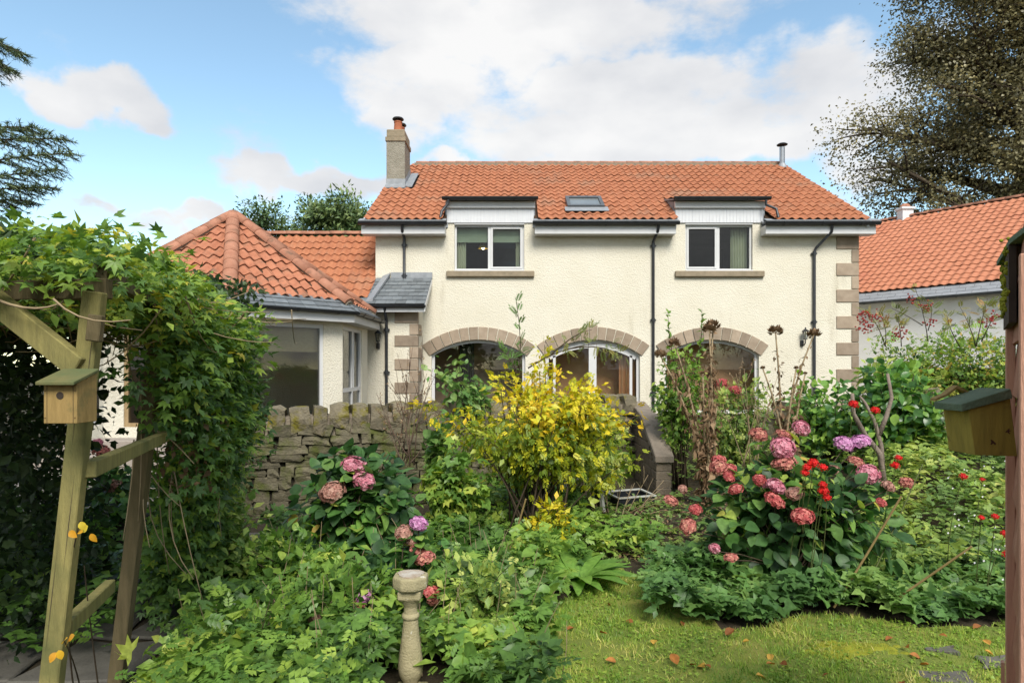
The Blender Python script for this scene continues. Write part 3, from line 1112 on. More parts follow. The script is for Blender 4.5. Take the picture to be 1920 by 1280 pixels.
# arches
for k, (cx, h) in enumerate(ARCH):
    R, cz, a = arcs[k]
    R0, R1 = R + .005, R + .34
    n = 12 if k != 1 else 13
    a2 = a * 1.045
    for i in range(n):
        g0 = -a2 + 2 * a2 * i / n; g1 = -a2 + 2 * a2 * (i + 1) / n
        mid = abs(i - (n - 1) / 2) < .6
        key = (n % 2 == 1 and i == n // 2)
        gap = .011
        poly = []
        rr1 = R1 + (.05 if key else 0)
        for (g, r_) in ((g0 + gap / R, R0), (g1 - gap / R, R0), (g1 - gap / R, rr1), (g0 + gap / R, rr1)):
            poly.append((cx + r_ * math.sin(g), YW - .036 - (.012 if key else 0), cz + r_ * math.cos(g)))
        MB().prism(poly, (0, .16, 0)).build('arch_stone', 'sandstone', house, bevel=.006)
    # frame
    y = YW + .10
    inner, _i = arch_pts(cx, h - .075, Z_FLOOR + .08, Z_SPR, Z_APEX - .075)
    outerp, _o = arch_pts(cx, h, Z_FLOOR, Z_SPR, Z_APEX)
    fr = MB()
    nn = len(outerp)
    vs = [(u, y, v) for u, v in outerp] + [(u, y, v) for u, v in inner] + [(u, y + .08, v) for u, v in outerp] + [(u, y + .08, v) for u, v in inner]
    fs = []
    for i in range(nn):
        j = (i + 1) % nn
        fs += [(i, j, nn + j, nn + i), (nn + i, nn + j, 3 * nn + j, 3 * nn + i)]
    fr.add(vs, fs)
    if k == 1:
        fr.box(cx - .10, cx + .10, y - .01, y + .07, Z_FLOOR + .08, Z_APEX - .08)
        for sg in (-1, 1):
            fr.box(cx + sg * (h - .22) - .035, cx + sg * (h - .22) + .035, y - .005, y + .06, Z_FLOOR + .08, Z_SPR - .02)
    win = fr.build('arched_window', 'upvc_white', house, fix=True)
    if k == 1:
        # the doors' own arched heads
        Rr, ccz, aa = arch_pts(cx, h - .075, Z_FLOOR, Z_SPR, Z_APEX - .075)[1]
        for sg in (-1, 1):
            mb = MB(); K = 8
            vs = []
            for i in range(K + 1):
                g = sg * (aa * .93 * i / K + .05)
                for rr_, yy in ((Rr, y - .005), (Rr - .13, y - .005), (Rr, y + .06), (Rr - .13, y + .06)):
                    vs.append((cx + rr_ * math.sin(g), yy, ccz + rr_ * math.cos(g)))
            fs = []
            for i in range(K):
                p_, q_ = 4 * i, 4 * i + 4
                fs += [(p_, q_, q_ + 1, p_ + 1), (p_ + 1, q_ + 1, q_ + 3, p_ + 3)]
            mb.add(vs, fs).build('door_head', 'upvc_white', win, fix=False)
        MB().box(cx - .085, cx - .065, y - .06, y - .02, 1.75, 1.9).build('door_handle', 'steel', win)
    gl = [(u, y + .04, v) for u, v in inner]
    MB().prism(gl, (0, .012, 0)).build('pane', 'glass', win)
room(house, ARCH[0][0] - 1.9, ARCH[0][0] + 1.35, YW + .23, YW + 1.5, Z_FLOOR - .02, 3.1, 'room_brown')  # rooms behind the arches made shallow so daylight brightens their back walls
room(house, ARCH[1][0] - 1.38, ARCH[1][0] + 1.38, YW + .23, YW + 1.05, Z_FLOOR - .02, 3.1, 'room_orange')
room(house, ARCH[2][0] - 1.38, ARCH[2][0] + 1.9, YW + .23, YW + .95, Z_FLOOR - .02, 3.1, 'room_orange')
folded_curtain(house, ARCH[0][0] - .55, ARCH[0][0] - .15, YW + .7, Z_FLOOR, 2.9, m='room_dark', folds=3)
for i in range(3):
    folded_curtain(house, ARCH[1][0] + .75 + .0 * i, ARCH[1][0] + 1.2, YW + .45 + i * .05, Z_FLOOR, 2.9, m='room_orange', folds=4) if i == 0 else None

# quoins at the right corner and at the porch corner
def quoin(x0, x1, z0, z1, y, sx=None, deep=.30):
    """dressed corner block"""
    MB().box(x0, x1, y - .026, y + deep, z0 + .010, z1 - .010).build('quoin', 'sandstone', house, bevel=.008)


zq = wz(443)
step = (wz(443) - wz(716)) / 11.0
for i in range(14):
    z1 = zq - i * step; z0 = z1 - step
    if z0 < .4:
        break
    quoin(wx(1568) if i % 2 == 0 else wx(1596.5), XR + .014, z0, z1, YW, deep=.3 if i % 2 else .45)

# chimney on the left gable
cy0, cy1 = 18.98, 19.95
cx0, cx1 = wx(724.5, cy0), wx(759, cy0)
ch = MB().box(cx0, cx1, cy0, cy1, 6.6, wz(265, cy0)).build('chimney', 'harling_grey', house)
zt = wz(265, cy0)
MB().box(cx0 - .03, cx1 + .03, cy0 - .03, cy1 + .03, zt, zt + .13).build('chimney_band', 'sill_stone', ch, bevel=.01)
MB().box(cx0 + .005, cx1 - .005, cy0 + .005, cy1 - .005, zt + .132, zt + .36).build('chimney_cope', 'sill_stone', ch, bevel=.02)
for yy in (cy0 + .25, cy0 + .72):
    c = ((cx0 + cx1) / 2 + .03, yy, zt + .36)
    pot = MB().lathe([(.145, 0), (.13, .03), (.115, .26), (.125, .27), (.125, .31), (.09, .31)], c, 16).build('chimney_pot', 'terracotta_pot', ch, smooth=False)
    smooth_by_angle(pot, 40)
    q = MB().lathe([(.06, .30), (.06, .36), (.05, .36)], c, 10)
    q.lathe([(.17, .37), (.175, .385), (.15, .42), (.08, .445), (.01, .452)], c, 16)
    for g in range(4):
        x_, y_ = .09 * math.cos(g * math.pi / 2), .09 * math.sin(g * math.pi / 2)
        q.tube([(c[0] + x_, c[1] + y_, c[2] + .28), (c[0] + x_, c[1] + y_, c[2] + .40)], .012, 6)
    q.build('cowl', 'iron_black', pot)
fl = MB()
fl.prism([(cx0 - .02, cy0 - .16, roof_z(cy0 - .16) + .075), (cx1 + .1, cy0 - .16, roof_z(cy0 - .16) + .075), (cx1 + .1, cy0 - .012, roof_z(cy0) + .09), (cx0 - .02, cy0 - .012, roof_z(cy0) + .09)], (0, 0, -.05))
fl.box(cx0 - .01, cx1 + .012, cy0 - .014, cy0 + .02, roof_z(cy0) - .1, roof_z(cy0) + .24)
fl.prism([(cx1 + .012, cy0 - .16, roof_z(cy0 - .16) + .06), (cx1 + .012, cy1, roof_z(cy1) + .06), (cx1 + .012, cy1, roof_z(cy1) + .26), (cx1 + .012, cy0, roof_z(cy0) + .24)], (.008, 0, 0))
fl.prism([(cx1 + .02, cy0 - .16, roof_z(cy0 - .16) + .08), (cx1 + .24, cy0 - .16, roof_z(cy0 - .16) + .08), (cx1 + .24, cy1 + .2, roof_z(cy1 + .2) + .08), (cx1 + .02, cy1 + .2, roof_z(cy1 + .2) + .08)], (0, 0, -.03))
fl.build('flashing', 'lead', ch)

# flue
fx = wx(1466.5, 21.2)
fm = MB().lathe([(.085, -.05), (.085, .62), (.075, .62)], (fx, 21.2, roof_z(21.2) + .02), 14).build('flue', 'steel', house)
smooth_by_angle(fm, 40)
MB().lathe([(.05, .60), (.05, .68), (.17, .69), (.175, .71), (.12, .745), (.02, .76)], (fx, 21.2, roof_z(21.2) + .02), 16).build('flue_cap', 'iron_black', fm)
MB().lathe([(.17, -.1), (.10, .06), (.09, .06)], (fx, 21.2, roof_z(21.2) + .04), 12).build('flue_flashing', 'lead', fm)

# roof window
vm = MB()
u0, u1 = VEL[0], VEL[1]
def rp(x, y, h):
    return Vector((x, y, roof_z(y))) + Vector((0, -SLOPE, 1)).normalized() * h
for (xa, xb, ya, yb) in ((u0, u0 + .09, VEL[2], VEL[3]), (u1 - .09, u1, VEL[2], VEL[3]), (u0 + .09, u1 - .09, VEL[2], VEL[2] + .09), (u0 + .09, u1 - .09, VEL[3] - .12, VEL[3])):
    vm.add([rp(xa, ya, 0), rp(xb, ya, 0), rp(xb, yb, 0), rp(xa, yb, 0), rp(xa, ya, .13), rp(xb, ya, .13), rp(xb, yb, .13), rp(xa, yb, .13)],
           [(0, 3, 2, 1), (4, 5, 6, 7), (0, 1, 5, 4), (1, 2, 6, 5), (2, 3, 7, 6), (3, 0, 4, 7)])
vel = vm.build('roof_window', 'gutter_grey', house)
mat('roof_glass', (.26, .28, .28), (.20, .22, .22), scale=2, rough=.12, spec=.6)
MB().add([rp(u0 + .08, VEL[2] + .08, .09), rp(u1 - .08, VEL[2] + .08, .09), rp(u1 - .08, VEL[3] - .1, .09), rp(u0 + .08, VEL[3] - .1, .09)], [(0, 1, 2, 3)]).build('pane', 'roof_glass', vel, fix=False)
MB().add([rp(u0 - .08, VEL[2] - .26, .075), rp(u1 + .08, VEL[2] - .26, .075), rp(u1 + .08, VEL[2] + .02, .085), rp(u0 - .08, VEL[2] + .02, .085)], [(0, 1, 2, 3)]).build('flashing', 'lead', vel, fix=False)

# downpipes
yy = YW - .06
x = wx(758, yy)
pipe(house, [(x, 16.30, 5.65), (x, 16.34, 5.50), (x, yy, 5.38), (x, yy, 4.25), (x, yy - .08, 4.14)], joints=[(x, yy, 5.2), (x, yy, 4.40)])
x = wx(1225, yy)
pipe(house, [(x + .06, 16.30, 5.65), (x + .05, 16.34, 5.5), (x, yy, 5.30), (x, yy, .8)], joints=[(x, yy, 5.18), (x, yy, 3.25), (x, yy, 1.35)])
x = wx(1527, yy)
pipe(house, [(x + .30, 16.30, 5.65), (x + .30, 16.34, 5.48), (x + .04, yy, 5.12), (x, yy, 5.02), (x, yy, .8)], joints=[(x, yy, 4.98), (x, yy, 3.2), (x, yy, 1.6)])

# porch block with its slate roof
BY = 15.67
bx0, bx1 = -3.62, wx(782.5, BY)
bm_ = MB()
bm_.add([(bx0, BY, .3), (bx1, BY, .3), (bx1, BY, 3.5), (bx0, BY, 3.5), (bx1, YW, .3), (bx1, YW, 4.3)], [(0, 1, 2, 3), (1, 4, 5, 2)])
porch = bm_.build('porch', 'harling_cream', house, fix=False)
stepq = (wz(584, BY) - wz(760, BY)) / 8.0
for i in range(10):
    z1 = wz(584, BY) - i * stepq; z0 = z1 - stepq
    if z0 < .5:
        break
    if i % 2 == 0:
        MB().box(wx(740, BY), bx1 + .022, BY - .024, BY + .12, z0 + .010, z1 - .010).build('quoin', 'sandstone', porch, bevel=.008)
    else:
        MB().box(wx(768, BY), bx1 + .022, BY - .024, BY + .62, z0 + .010, z1 - .010).build('quoin', 'sandstone', porch, bevel=.008)
py0, pz0, py1, pz1 = 15.36, 3.56, YW, 4.36
px0, px1 = wx(700, py0), wx(797, py0)
MB().prism([(px0 - .2, py0, pz0 - .06), (px0 - .2, py1, pz1 - .06), (px0 - .2, py1, pz1 - .14), (px0 - .2, py0, pz0 - .12)], (px1 - px0 + .17, 0, 0)).build('porch_deck', 'dark_wood', porch)
pd = Vector((0, py1 - py0, pz1 - pz0)); plen = pd.length; pd.normalize()
pn = Vector((1, 0, 0)).cross(pd)
nrow = 7; g = plen / nrow
sw = .245
for j in range(nrow):
    off = sw / 2 if j % 2 else 0
    xk = px0 - .2 - off
    while xk < px1:
        xa, xb = max(xk, px0 - .2), min(xk + sw - .006, px1)
        xk += sw
        if xb - xa < .03:
            continue
        a_ = Vector((0, py0 - .05, pz0 - .03)) + pd * (j * g)
        lo = a_ + pn * .020; hi = a_ + pd * (g * 1.15) + pn * .004
        q = [(xa, lo.y, lo.z), (xb, lo.y, lo.z), (xb, hi.y, hi.z), (xa, hi.y, hi.z)]
        MB().prism(q, tuple(-pn * .009)).build('slate', 'slate', porch)
MB().box(px0 + .18, px1 + .01, py1 - .05, py1 - .002, pz1 - .02, pz1 + .13).build('flashing', 'lead', porch)
MB().prism([(px0 - .20, py0 + .05, pz0 - .02), (px0 - .02, py0 + .05, pz0 + .06), (px0 + .16, py1, pz1 + .06), (px0 - .04, py1, pz1 - .02)], (0, 0, .07)).build('valley_flashing', 'lead', porch)
MB().box(px0 - .2, px1 - .02, py0 + .02, py0 + .05, pz0 - .21, pz0 - .05).build('fascia', 'upvc_white', porch)
MB().prism([(px1 - .025, py0 - .02, pz0 - .06), (px1 - .025, py1, pz1 - .06), (px1 - .025, py1, pz1 - .2), (px1 - .025, py0 - .02, pz0 - .2)], (.03, 0, 0)).build('bargeboard', 'upvc_white', porch)
gutter(porch, (px0 - .2, py0 - .04, pz0 - .05), (px1 + .02, py0 - .04, pz0 - .05), .055, step=.5)
x = wx(724.5, BY - .08)
pipe(porch, [(x, BY - .30, pz0 - .1), (x, BY - .26, pz0 - .2), (x, BY - .07, pz0 - .42), (x, BY - .07, .8)], joints=[(x, BY - .07, pz0 - .62), (x, BY - .07, 1.9)])

lantern((wx(709, BY), BY, wz(636, BY) + .04), .25, 'black wall lantern beside the garden room windows at the porch')
lantern((wx(1503, YW), YW, wz(632, YW) + .04), .35, 'black wall lantern on the wall right of the third arch')

# ---------------------------------------------------------------- the octagonal garden room
GC = Vector((-6.17, 14.15, 0))
GZ_E, GZ_A, GAP_E, GAP_W = 3.15, 5.36, 3.02, 2.72
groom = thing('garden_room', (GC.x, GC.y, .8), 'octagonal cream garden room with pantile hipped roof and big windows', 'garden room')


def oct_pt(i, ap):
    """corner i: between face i-1 and face i; face k has its normal at angle k*45 degrees from -Y, going towards +X"""
    g = math.radians(-90 + 45 * i - 22.5)
    r = ap / math.cos(math.radians(22.5))
    return Vector((GC.x + r * math.cos(g), GC.y + r * math.sin(g), 0))


apex = Vector((GC.x, GC.y, GZ_A))
gr = MB()
for i in range(8):
    a_ = oct_pt(i, GAP_E); b_ = oct_pt(i + 1, GAP_E)
    a_.z = b_.z = GZ_E
    gr.add([a_, b_, apex - Vector((0, 0, .05))], [(0, 1, 2)])
    gr.add([a_, b_, b_ - Vector((0, 0, .05)), a_ - Vector((0, 0, .05))], [(0, 1, 2, 3)])
g_roof = gr.build('roof', 'dark_wood', groom, fix=False)
for i in (-1, 0, 1, 2):
    a_ = oct_pt(i, GAP_E); b_ = oct_pt(i + 1, GAP_E)
    a_.z = b_.z = GZ_E
    mid = (a_ + b_) / 2
    ey = (apex - mid).normalized(); ex = (b_ - a_).normalized(); ez = ex.cross(ey)
    slope_len = (apex - mid).length
    # two courses of slate at the eave, the tiles above
    for j in range(3):
        y_ = -.10 + .17 * j
        half = (a_ - b_).length / 2 * (1 - max(0, y_) / slope_len) + (.06 if j == 0 else .03)
        nsl = 9
        sw_ = 2 * half / nsl
        for k in range(nsl):
            xa = -half + k * sw_ + .003; xb = xa + sw_ - .006
            q = [mid + ex * xx + ey * yy_ + ez * h_ for xx, yy_, h_ in ((xa, y_, .032), (xb, y_, .032), (xb, y_ + .2, .014), (xa, y_ + .2, .014))]
            MB().prism(q, tuple(-ez * .010)).build('slate', 'slate', g_roof)
    def plane(c_, inward):
        n = (c_ - apex).cross(ez).normalized()
        if n.dot(inward) < 0:
            n = -n
        return (c_.copy(), n)
    cl = [plane(a_, ex), plane(b_, -ex)]
    w2, g2 = .2214, .345
    t2 = pantile_mesh('tile', w2, g2 * 1.12, amp=.03, lift=.04)
    n_c = int((b_ - a_).length / w2) + 2
    org = mid - ex * (n_c * w2 / 2) + ey * .34
    lay_tiles(g_roof, org, ex, ey, w2, g2, n_c, int((slope_len - .3) / g2) + 1, t2, 'pantile_old', lambda c: True,
              (lambda c: c.y) if i in (0, 1) else (lambda c: c.y + 3), clip=cl, limit=110, seed=i + 5)
for i in (0, 1, 2, 3, -1):
    c = oct_pt(i, GAP_E); c.z = GZ_E
    d = (apex - c)
    outw = Vector((c.x - GC.x, c.y - GC.y, 0)).normalized()
    upv = (outw * .55 + Vector((0, 0, 1))).normalized()
    lift = upv * .05
    ridge_run(g_roof, c + d * .055 + lift, apex - d * .015 + lift, .135 if i in (1, 2) else .12, .40, 'ridge_clay', name='hip_tile', up=tuple(upv), flat=.8, seed=i + 3)
    MB().tube([c + d * .05 + lift * .2, apex - d * .02 + lift * .2], .10, 8).build('hip_bedding', 'mortar', g_roof)
MB().lathe([(.20, -.10), (.17, .02), (.08, .09), (.01, .11)], apex + Vector((0, 0, .03)), 10).build('finial', 'ridge_clay', g_roof, smooth=True)
# soffit, fascia and gutter
for i in range(-1, 4):
    a_ = oct_pt(i, GAP_E - .03); b_ = oct_pt(i + 1, GAP_E - .03)
    a2 = oct_pt(i, GAP_W - .1); b2 = oct_pt(i + 1, GAP_W - .1)
    z1, z0 = GZ_E - .06, GZ_E - .23
    def zz(p, z):
        return (p.x, p.y, z)
    MB().add([zz(a_, z1), zz(b_, z1), zz(b_, z0), zz(a_, z0), zz(b2, z0), zz(a2, z0)], [(0, 3, 2, 1), (3, 5, 4, 2)]).build('eaves_box', 'upvc_white', groom, fix=False)
    ag = oct_pt(i, GAP_E + .05); bg_ = oct_pt(i + 1, GAP_E + .05)
    gutter(groom, (ag.x, ag.y, GZ_E - .015), (bg_.x, bg_.y, GZ_E - .015), .062, step=.8)


def face_frame(i, ap=GAP_W):
    a_ = oct_pt(i, ap); b_ = oct_pt(i + 1, ap)
    ex = (b_ - a_).normalized()
    out = Vector((ex.y, -ex.x, 0))
    return a_, b_, ex, out, (b_ - a_).length


ZW0, ZW1 = .95, 2.86


def gpt(a_, ex, out, u, d_, z):
    p = a_ + ex * u + out * d_
    return (p.x, p.y, z)


for i in range(-1, 4):
    a_, b_, ex, out, L_ = face_frame(i)
    if i == 1:
        hol = [(.10, L_ - .42)]
    elif i == 2:
        hol = [(.04, 1.66)]
    elif i == 0:
        hol = [(.36, L_ - .30)]
    else:
        hol = [(.3, L_ - .3)]
    hs_ = [[(p, ZW0), (q, ZW0), (q, ZW1), (p, ZW1)] for p, q in hol]
    wall_with_holes([(0, .3), (L_, .3), (L_, 2.95), (0, 2.95)], hs_, lambda u, v: gpt(a_, ex, out, u, 0, v), tuple(-out * .16), 'wall', 'harling_cream', groom)
    for (p, q) in hol:
        fr = MB()
        def bar(u0, u1, z0, z1, d0=-.02, d1=-.10):
            vs = [gpt(a_, ex, out, u, d_, z) for z in (z0, z1) for d_ in (d0, d1) for u in (u0, u1)]
            fr.add(vs, [(0, 2, 3, 1), (4, 5, 7, 6), (0, 1, 5, 4), (2, 6, 7, 3), (0, 4, 6, 2), (1, 3, 7, 5)])
        t = .07
        bar(p, p + t, ZW0, ZW1); bar(q - t, q, ZW0, ZW1); bar(p + t, q - t, ZW0, ZW0 + t); bar(p + t, q - t, ZW1 - t, ZW1)
        panes = [(p + t, q - t, ZW0 + t, ZW1 - t)]
        if i == 2:
            m_ = (p + q) / 2 + .05
            bar(m_ - .05, m_ + .05, ZW0 + t, ZW1 - t)
            bar(p + t, m_ - .05, 1.50, 1.58); bar(m_ + .05, q - t, 1.50, 1.58)
            bar(m_ + .05, m_ + .11, 1.58, ZW1 - t, -.01, -.09); bar(q - t - .06, q - t, 1.58, ZW1 - t, -.01, -.09)
        win = fr.build('window', 'oak_frame' if i == 0 else 'upvc_white', groom)
        for (u0, u1, z0, z1) in panes:
            vs = [gpt(a_, ex, out, u, d_, z) for z in (z0, z1) for d_ in (-.05, -.06) for u in (u0, u1)]
            MB().add(vs, [(0, 2, 3, 1), (4, 5, 7, 6), (0, 1, 5, 4), (2, 6, 7, 3), (0, 4, 6, 2), (1, 3, 7, 5)]).build('pane', 'glass', win)
        if i == 1:
            vs = [gpt(a_, ex, out, u, d_, z) for z in (2.32, ZW1) for d_ in (-.17, -.18) for u in (p, q)]
            MB().add(vs, [(0, 2, 3, 1), (4, 5, 7, 6), (0, 1, 5, 4), (2, 6, 7, 3), (0, 4, 6, 2), (1, 3, 7, 5)]).build('blind', 'blind_brown', win)
        if i == 2:
            MB().add([gpt(a_, ex, out, u, -.20, z) for u, z in ((p, ZW0), (q, ZW0), (q, ZW1), (p, ZW1))], [(0, 1, 2, 3)]).build('blind', 'curtain', win, fix=False)
# inside: floor, back walls
fl = MB()
ring = [oct_pt(i, GAP_W - .2) for i in range(8)]
fl.add([(p.x, p.y, .83) for p in ring], [tuple(range(8))])
fl.add([(p.x, p.y, 2.94) for p in ring], [tuple(range(7, -1, -1))])
for i in (3, 4, 5, 6):
    p, q = ring[i], ring[(i + 1) % 8]
    fl.add([(p.x, p.y, .83), (q.x, q.y, .83), (q.x, q.y, 2.94), (p.x, p.y, 2.94)], [(0, 1, 2, 3)])
fl.build('room', 'room_brown', groom, fix=False)

# link wing between garden room and house
wy0, wz0, wy1, wz1 = 15.95, 3.66, 18.55, 5.88
wxl, wxr = -8.2, XL - .005
wroof = MB().prism([(wxl, wy0, wz0 - .06), (wxl, wy1, wz1 - .06), (wxl, 2 * wy1 - wy0, wz0 - .06), (wxl, 2 * wy1 - wy0, wz0 - .2), (wxl, wy0, wz0 - .2)], (wxr - wxl, 0, 0)).build('link_roof', 'dark_wood', groom)
wey = Vector((0, wy1 - wy0, wz1 - wz0)); wl = wey.length
t3 = pantile_mesh('tile', .2214, .345 * 1.12)
nc = int((wxr - wxl) / .2214)
lay_tiles(wroof, (wxr - nc * .2214, wy0 + .12, wz0 + .12 * .85), (1, 0, 0), wey, .2214, .345, nc, int(wl / .345), t3, 'pantile', lambda c: c.x > -6.6,
          lambda c: (0 if c.x > -5.3 else 1e6) + c.y, limit=110, seed=31)
ridge_run(wroof, (wxl, wy1, wz1), (wxr, wy1, wz1), .125, .44, 'ridge_clay')
MB().prism([(wxl, wy0 - .12, wz0 - .09), (wxl, wy0 + .25, wz0 + .20), (wxl, wy0 + .25, wz0 + .17), (wxl, wy0 - .12, wz0 - .12)], (wxr - wxl, 0, 0)).build('slate_apron', 'slate', wroof)
MB().box(wxl, wxr, wy0 + .2, wy0 + .3, .3, wz0 - .1).build('link_wall', 'harling_cream', groom)

# ---------------------------------------------------------------- neighbouring bungalow
nb = thing('bungalow', (13, 19, .8), 'white neighbouring bungalow with plain orange tile roof behind the hedge', 'bungalow')
NP = Vector((10.83, 20.0, 4.35))
ndir = Vector((.73, -1.0, 0)).normalized()       # towards the viewer's right
nin = Vector((.808, .59, 0)).normalized()        # away from the viewer, up the slope
NW, NR = 5.22, 7.60
S0, S1 = -4.5, 9.5
def npt(s_, w_, z):
    p = NP + ndir * s_ + nin * w_
    return Vector((p.x, p.y, z))
ney = (npt(0, NW, NR) - npt(0, 0, 4.35)).normalized()
nroof = MB().add([npt(S0, 0, 4.29), npt(S1, 0, 4.29), npt(S1, NW, NR - .06), npt(S0, NW, NR - .06), npt(S0, 2 * NW, 4.3), npt(S1, 2 * NW, 4.3)], [(0, 1, 2, 3), (3, 2, 5, 4)]).build('roof', 'dark_wood', nb, fix=False)
nlen = (npt(0, NW, NR) - npt(0, 0, 4.35)).length
t4 = pantile_mesh('tile', .225, .30 * 1.1, amp=.018, lift=.026)
ncol = int((S1 - S0) / .225)
def nrank(c):
    px = 960 + F * c.x / c.y
    py = HORIZON - F * (c.z - CAMZ) / c.y
    if px < 1600 or px > 1935 or (px > 1880 and py > 455):
        return 1e6
    return c.y - c.x * .2
lay_tiles(nroof, npt(S0, 0, 4.35), ndir, ney, .225, .30, ncol, int(nlen / .30), t4, 'pantile_far', lambda c: 960 + F * c.x / c.y > 1560, nrank, limit=300, seed=41)
ridge_run(nroof, npt(S0, NW, NR), npt(S1, NW, NR), .11, .45, 'ridge_clay')
# pale slate strip, gutter and white wall
for j in range(3):
    z1 = 4.30 - .10 * j; w1 = -.0 - .10 * j
    for k in range(28):
        s0 = S0 + 4 + k * .36 + (.18 if j % 2 else 0)
        MB().add([npt(s0 + .003, w1 + .03, z1 + .03), npt(s0 + .357, w1 + .03, z1 + .03), npt(s0 + .357, w1 - .09, z1 - .09), npt(s0 + .003, w1 - .09, z1 - .09)], [(0, 3, 2, 1)]).build('slate', 'slate_pale', nroof, fix=False)
gutter(nb, npt(S1, -.36, 4.02), npt(S0 + 3, -.36, 4.02), .075, m='gutter_grey', step=1.2)
MB().add([npt(S0, -.05, .5), npt(S1, -.05, .5), npt(S1, -.05, 4.1), npt(S0, -.05, 4.1)], [(0, 1, 2, 3)]).build('front_wall', 'white_wall', nb, fix=False)
MB().add([npt(S0, -.30, 3.99), npt(S1, -.30, 3.99), npt(S1, .0, 3.99), npt(S0, .0, 3.99)], [(0, 1, 2, 3)]).build('soffit', 'upvc_white', nb, fix=False)
nc_ = P(1697, 407, 23.7)
q = MB().box(nc_.x - .20, nc_.x + .20, nc_.y - .18, nc_.y + .18, nc_.z - .6, nc_.z + .26).build('chimney', 'paint_grey_white', nb)
MB().box(nc_.x - .25, nc_.x + .25, nc_.y - .23, nc_.y + .23, nc_.z + .26, nc_.z + .34).build('chimney_band', 'paint_grey_white', q)
MB().lathe([(.16, 0), (.17, .05), (.13, .12), (.07, .15)], (nc_.x, nc_.y, nc_.z + .34), 12).build('chimney_pot', 'ridge_clay', q)

# ---------------------------------------------------------------- garden walls
wall_o = Vector((-4.2, 8.5, 0)); wall_d = Vector((1, .335, 0)).normalized(); wall_n = Vector((.335, -1, 0)).normalized()   # n faces the viewer
W_LEN = 6.45
STONES = [stone_mesh('stone', 100 + i, round_=.10, jag=.15) for i in range(9)]
COPES = [stone_mesh('coping_stone', 200 + i, round_=.16, jag=.19) for i in range(8)]
for me in STONES:
    me.materials.append(MATS['rubble'])
for me in COPES:
    me.materials.append(MATS['rubble_pale'])


def rubble_wall(name, o, d, n, length, z0, ztop, thick, label, cat='wall', cope=True, seed=0, body=True, z0_at=None):
    t = thing(name, o + Vector((0, 0, z0)), label, cat)
    rs = random.Random(seed)
    a = o + d * .04; b = o + d * (length - .04)
    ztl, ztr = ztop
    core = MB()
    h = thick / 2 - .05
    cz = .30 if cope else .02
    core.prism([a - n * h + Vector((0, 0, z0 - .3)), b - n * h + Vector((0, 0, z0 - .3)), b - n * h + Vector((0, 0, ztr - cz)), a - n * h + Vector((0, 0, ztl - cz))], n * (2 * h))
    core.build('core', 'wall_core', t)
    if cope:
        h2 = thick / 2 - .01
        MB().prism([a - n * h2 + Vector((0, 0, ztl - .40)), b - n * h2 + Vector((0, 0, ztr - .40)), b - n * h2 + Vector((0, 0, ztr - .12)), a - n * h2 + Vector((0, 0, ztl - .12))], n * (2 * h2 - .03)).build('bedding_mortar', 'mortar', t)

    def put(me, nm, c, sx, sy, sz, tilt=.05):
        ob = bpy.data.objects.new(nm, me)
        R = Matrix(((d.x, -n.x, 0), (d.y, -n.y, 0), (0, 0, 1))).to_4x4()
        R = Matrix.Translation(c) @ R @ Matrix.Rotation(rs.uniform(-tilt, tilt), 4, 'Y') @ Matrix.Rotation(rs.uniform(-tilt, tilt), 4, 'Z') @ Matrix.Diagonal((sx, sy, sz, 1))
        ob.matrix_basis = R
        place(ob, t)
    if body:
        z = z0 - .04
        while True:
            hh = rs.uniform(.07, .19)
            if z + hh > max(ztl, ztr) - cz + .05:
                break
            s = rs.uniform(-.1, 0)
            while s < length:
                w = rs.uniform(.14, .50)
                zt_here = ztl + (ztr - ztl) * (s / length) - cz
                if z + hh * .5 < zt_here and s + w * .5 < length:
                    c = o + d * (s + w / 2) + n * (thick / 2 - .10 + rs.uniform(-.02, .03)) + Vector((0, 0, z + hh / 2))
                    put(rs.choice(STONES), 'stone', c, w * .93, .24, hh * .96, .09)
                s += w
            z += hh * .95
    if cope:
        s = 0
        while s < length:
            w = rs.uniform(.19, .36)
            zt_here = ztl + (ztr - ztl) * ((s + w / 2) / length)
            hh = rs.uniform(.28, .36)
            c = o + d * (s + w / 2) + Vector((0, 0, zt_here - hh / 2 + rs.uniform(-.02, .03)))
            put(rs.choice(COPES), 'coping_stone', c, w * .82, thick * 1.16, hh, .11)
            s += w * .97
    return t


gwall = rubble_wall('garden_wall', wall_o, wall_d, wall_n, W_LEN, .0, (1.44, 1.54), .42, 'mossy rubble stone garden wall with upright coping stones in front of the house', seed=4)
# low buttress wall with a sloping concrete cope
bt = thing('buttress_wall', (2.08, 9.4, .2), 'short brown buttress wall with sloping concrete cope beside the steps', 'wall')
y0, y1 = 8.8, 10.7
x0, x1 = 1.99, 2.19
core = MB().prism([(x0 + .01, y0 + .01, 0), (x0 + .01, y1, 0), (x0 + .01, y1, 1.36), (x0 + .01, 9.75, 1.20), (x0 + .01, y0 + .01, .72)], (x1 - x0 - .02, 0, 0)).build('core', 'mortar', bt)
rs = random.Random(5)
bz = .0; row = 0
while bz < 1.2:
    bh = .115
    yy = y0 - (.15 if row % 2 else 0)
    while yy < y1:
        ya, yb = max(y0, yy), min(y1, yy + .30)
        yy += .305
        top = .72 + (ya - y0) * .505 if ya < 9.75 else 1.25
        if bz + bh <= top + .02 and yb - ya > .05:
            MB().box(x0 - .004 + rs.uniform(-.004, .002), x1 + .004, ya + .004, yb - .004, bz + .005, bz + bh - .005).build('brick', 'wallbrick', bt, bevel=.006)
    bz += bh; row += 1
cp = [(x0 - .03, y0 - .04, .70), (x0 - .03, y0 - .04, .80), (x0 - .03, 9.72, 1.29), (x0 - .03, y1, 1.45), (x0 - .03, y1, 1.36), (x0 - .03, 9.76, 1.20)]
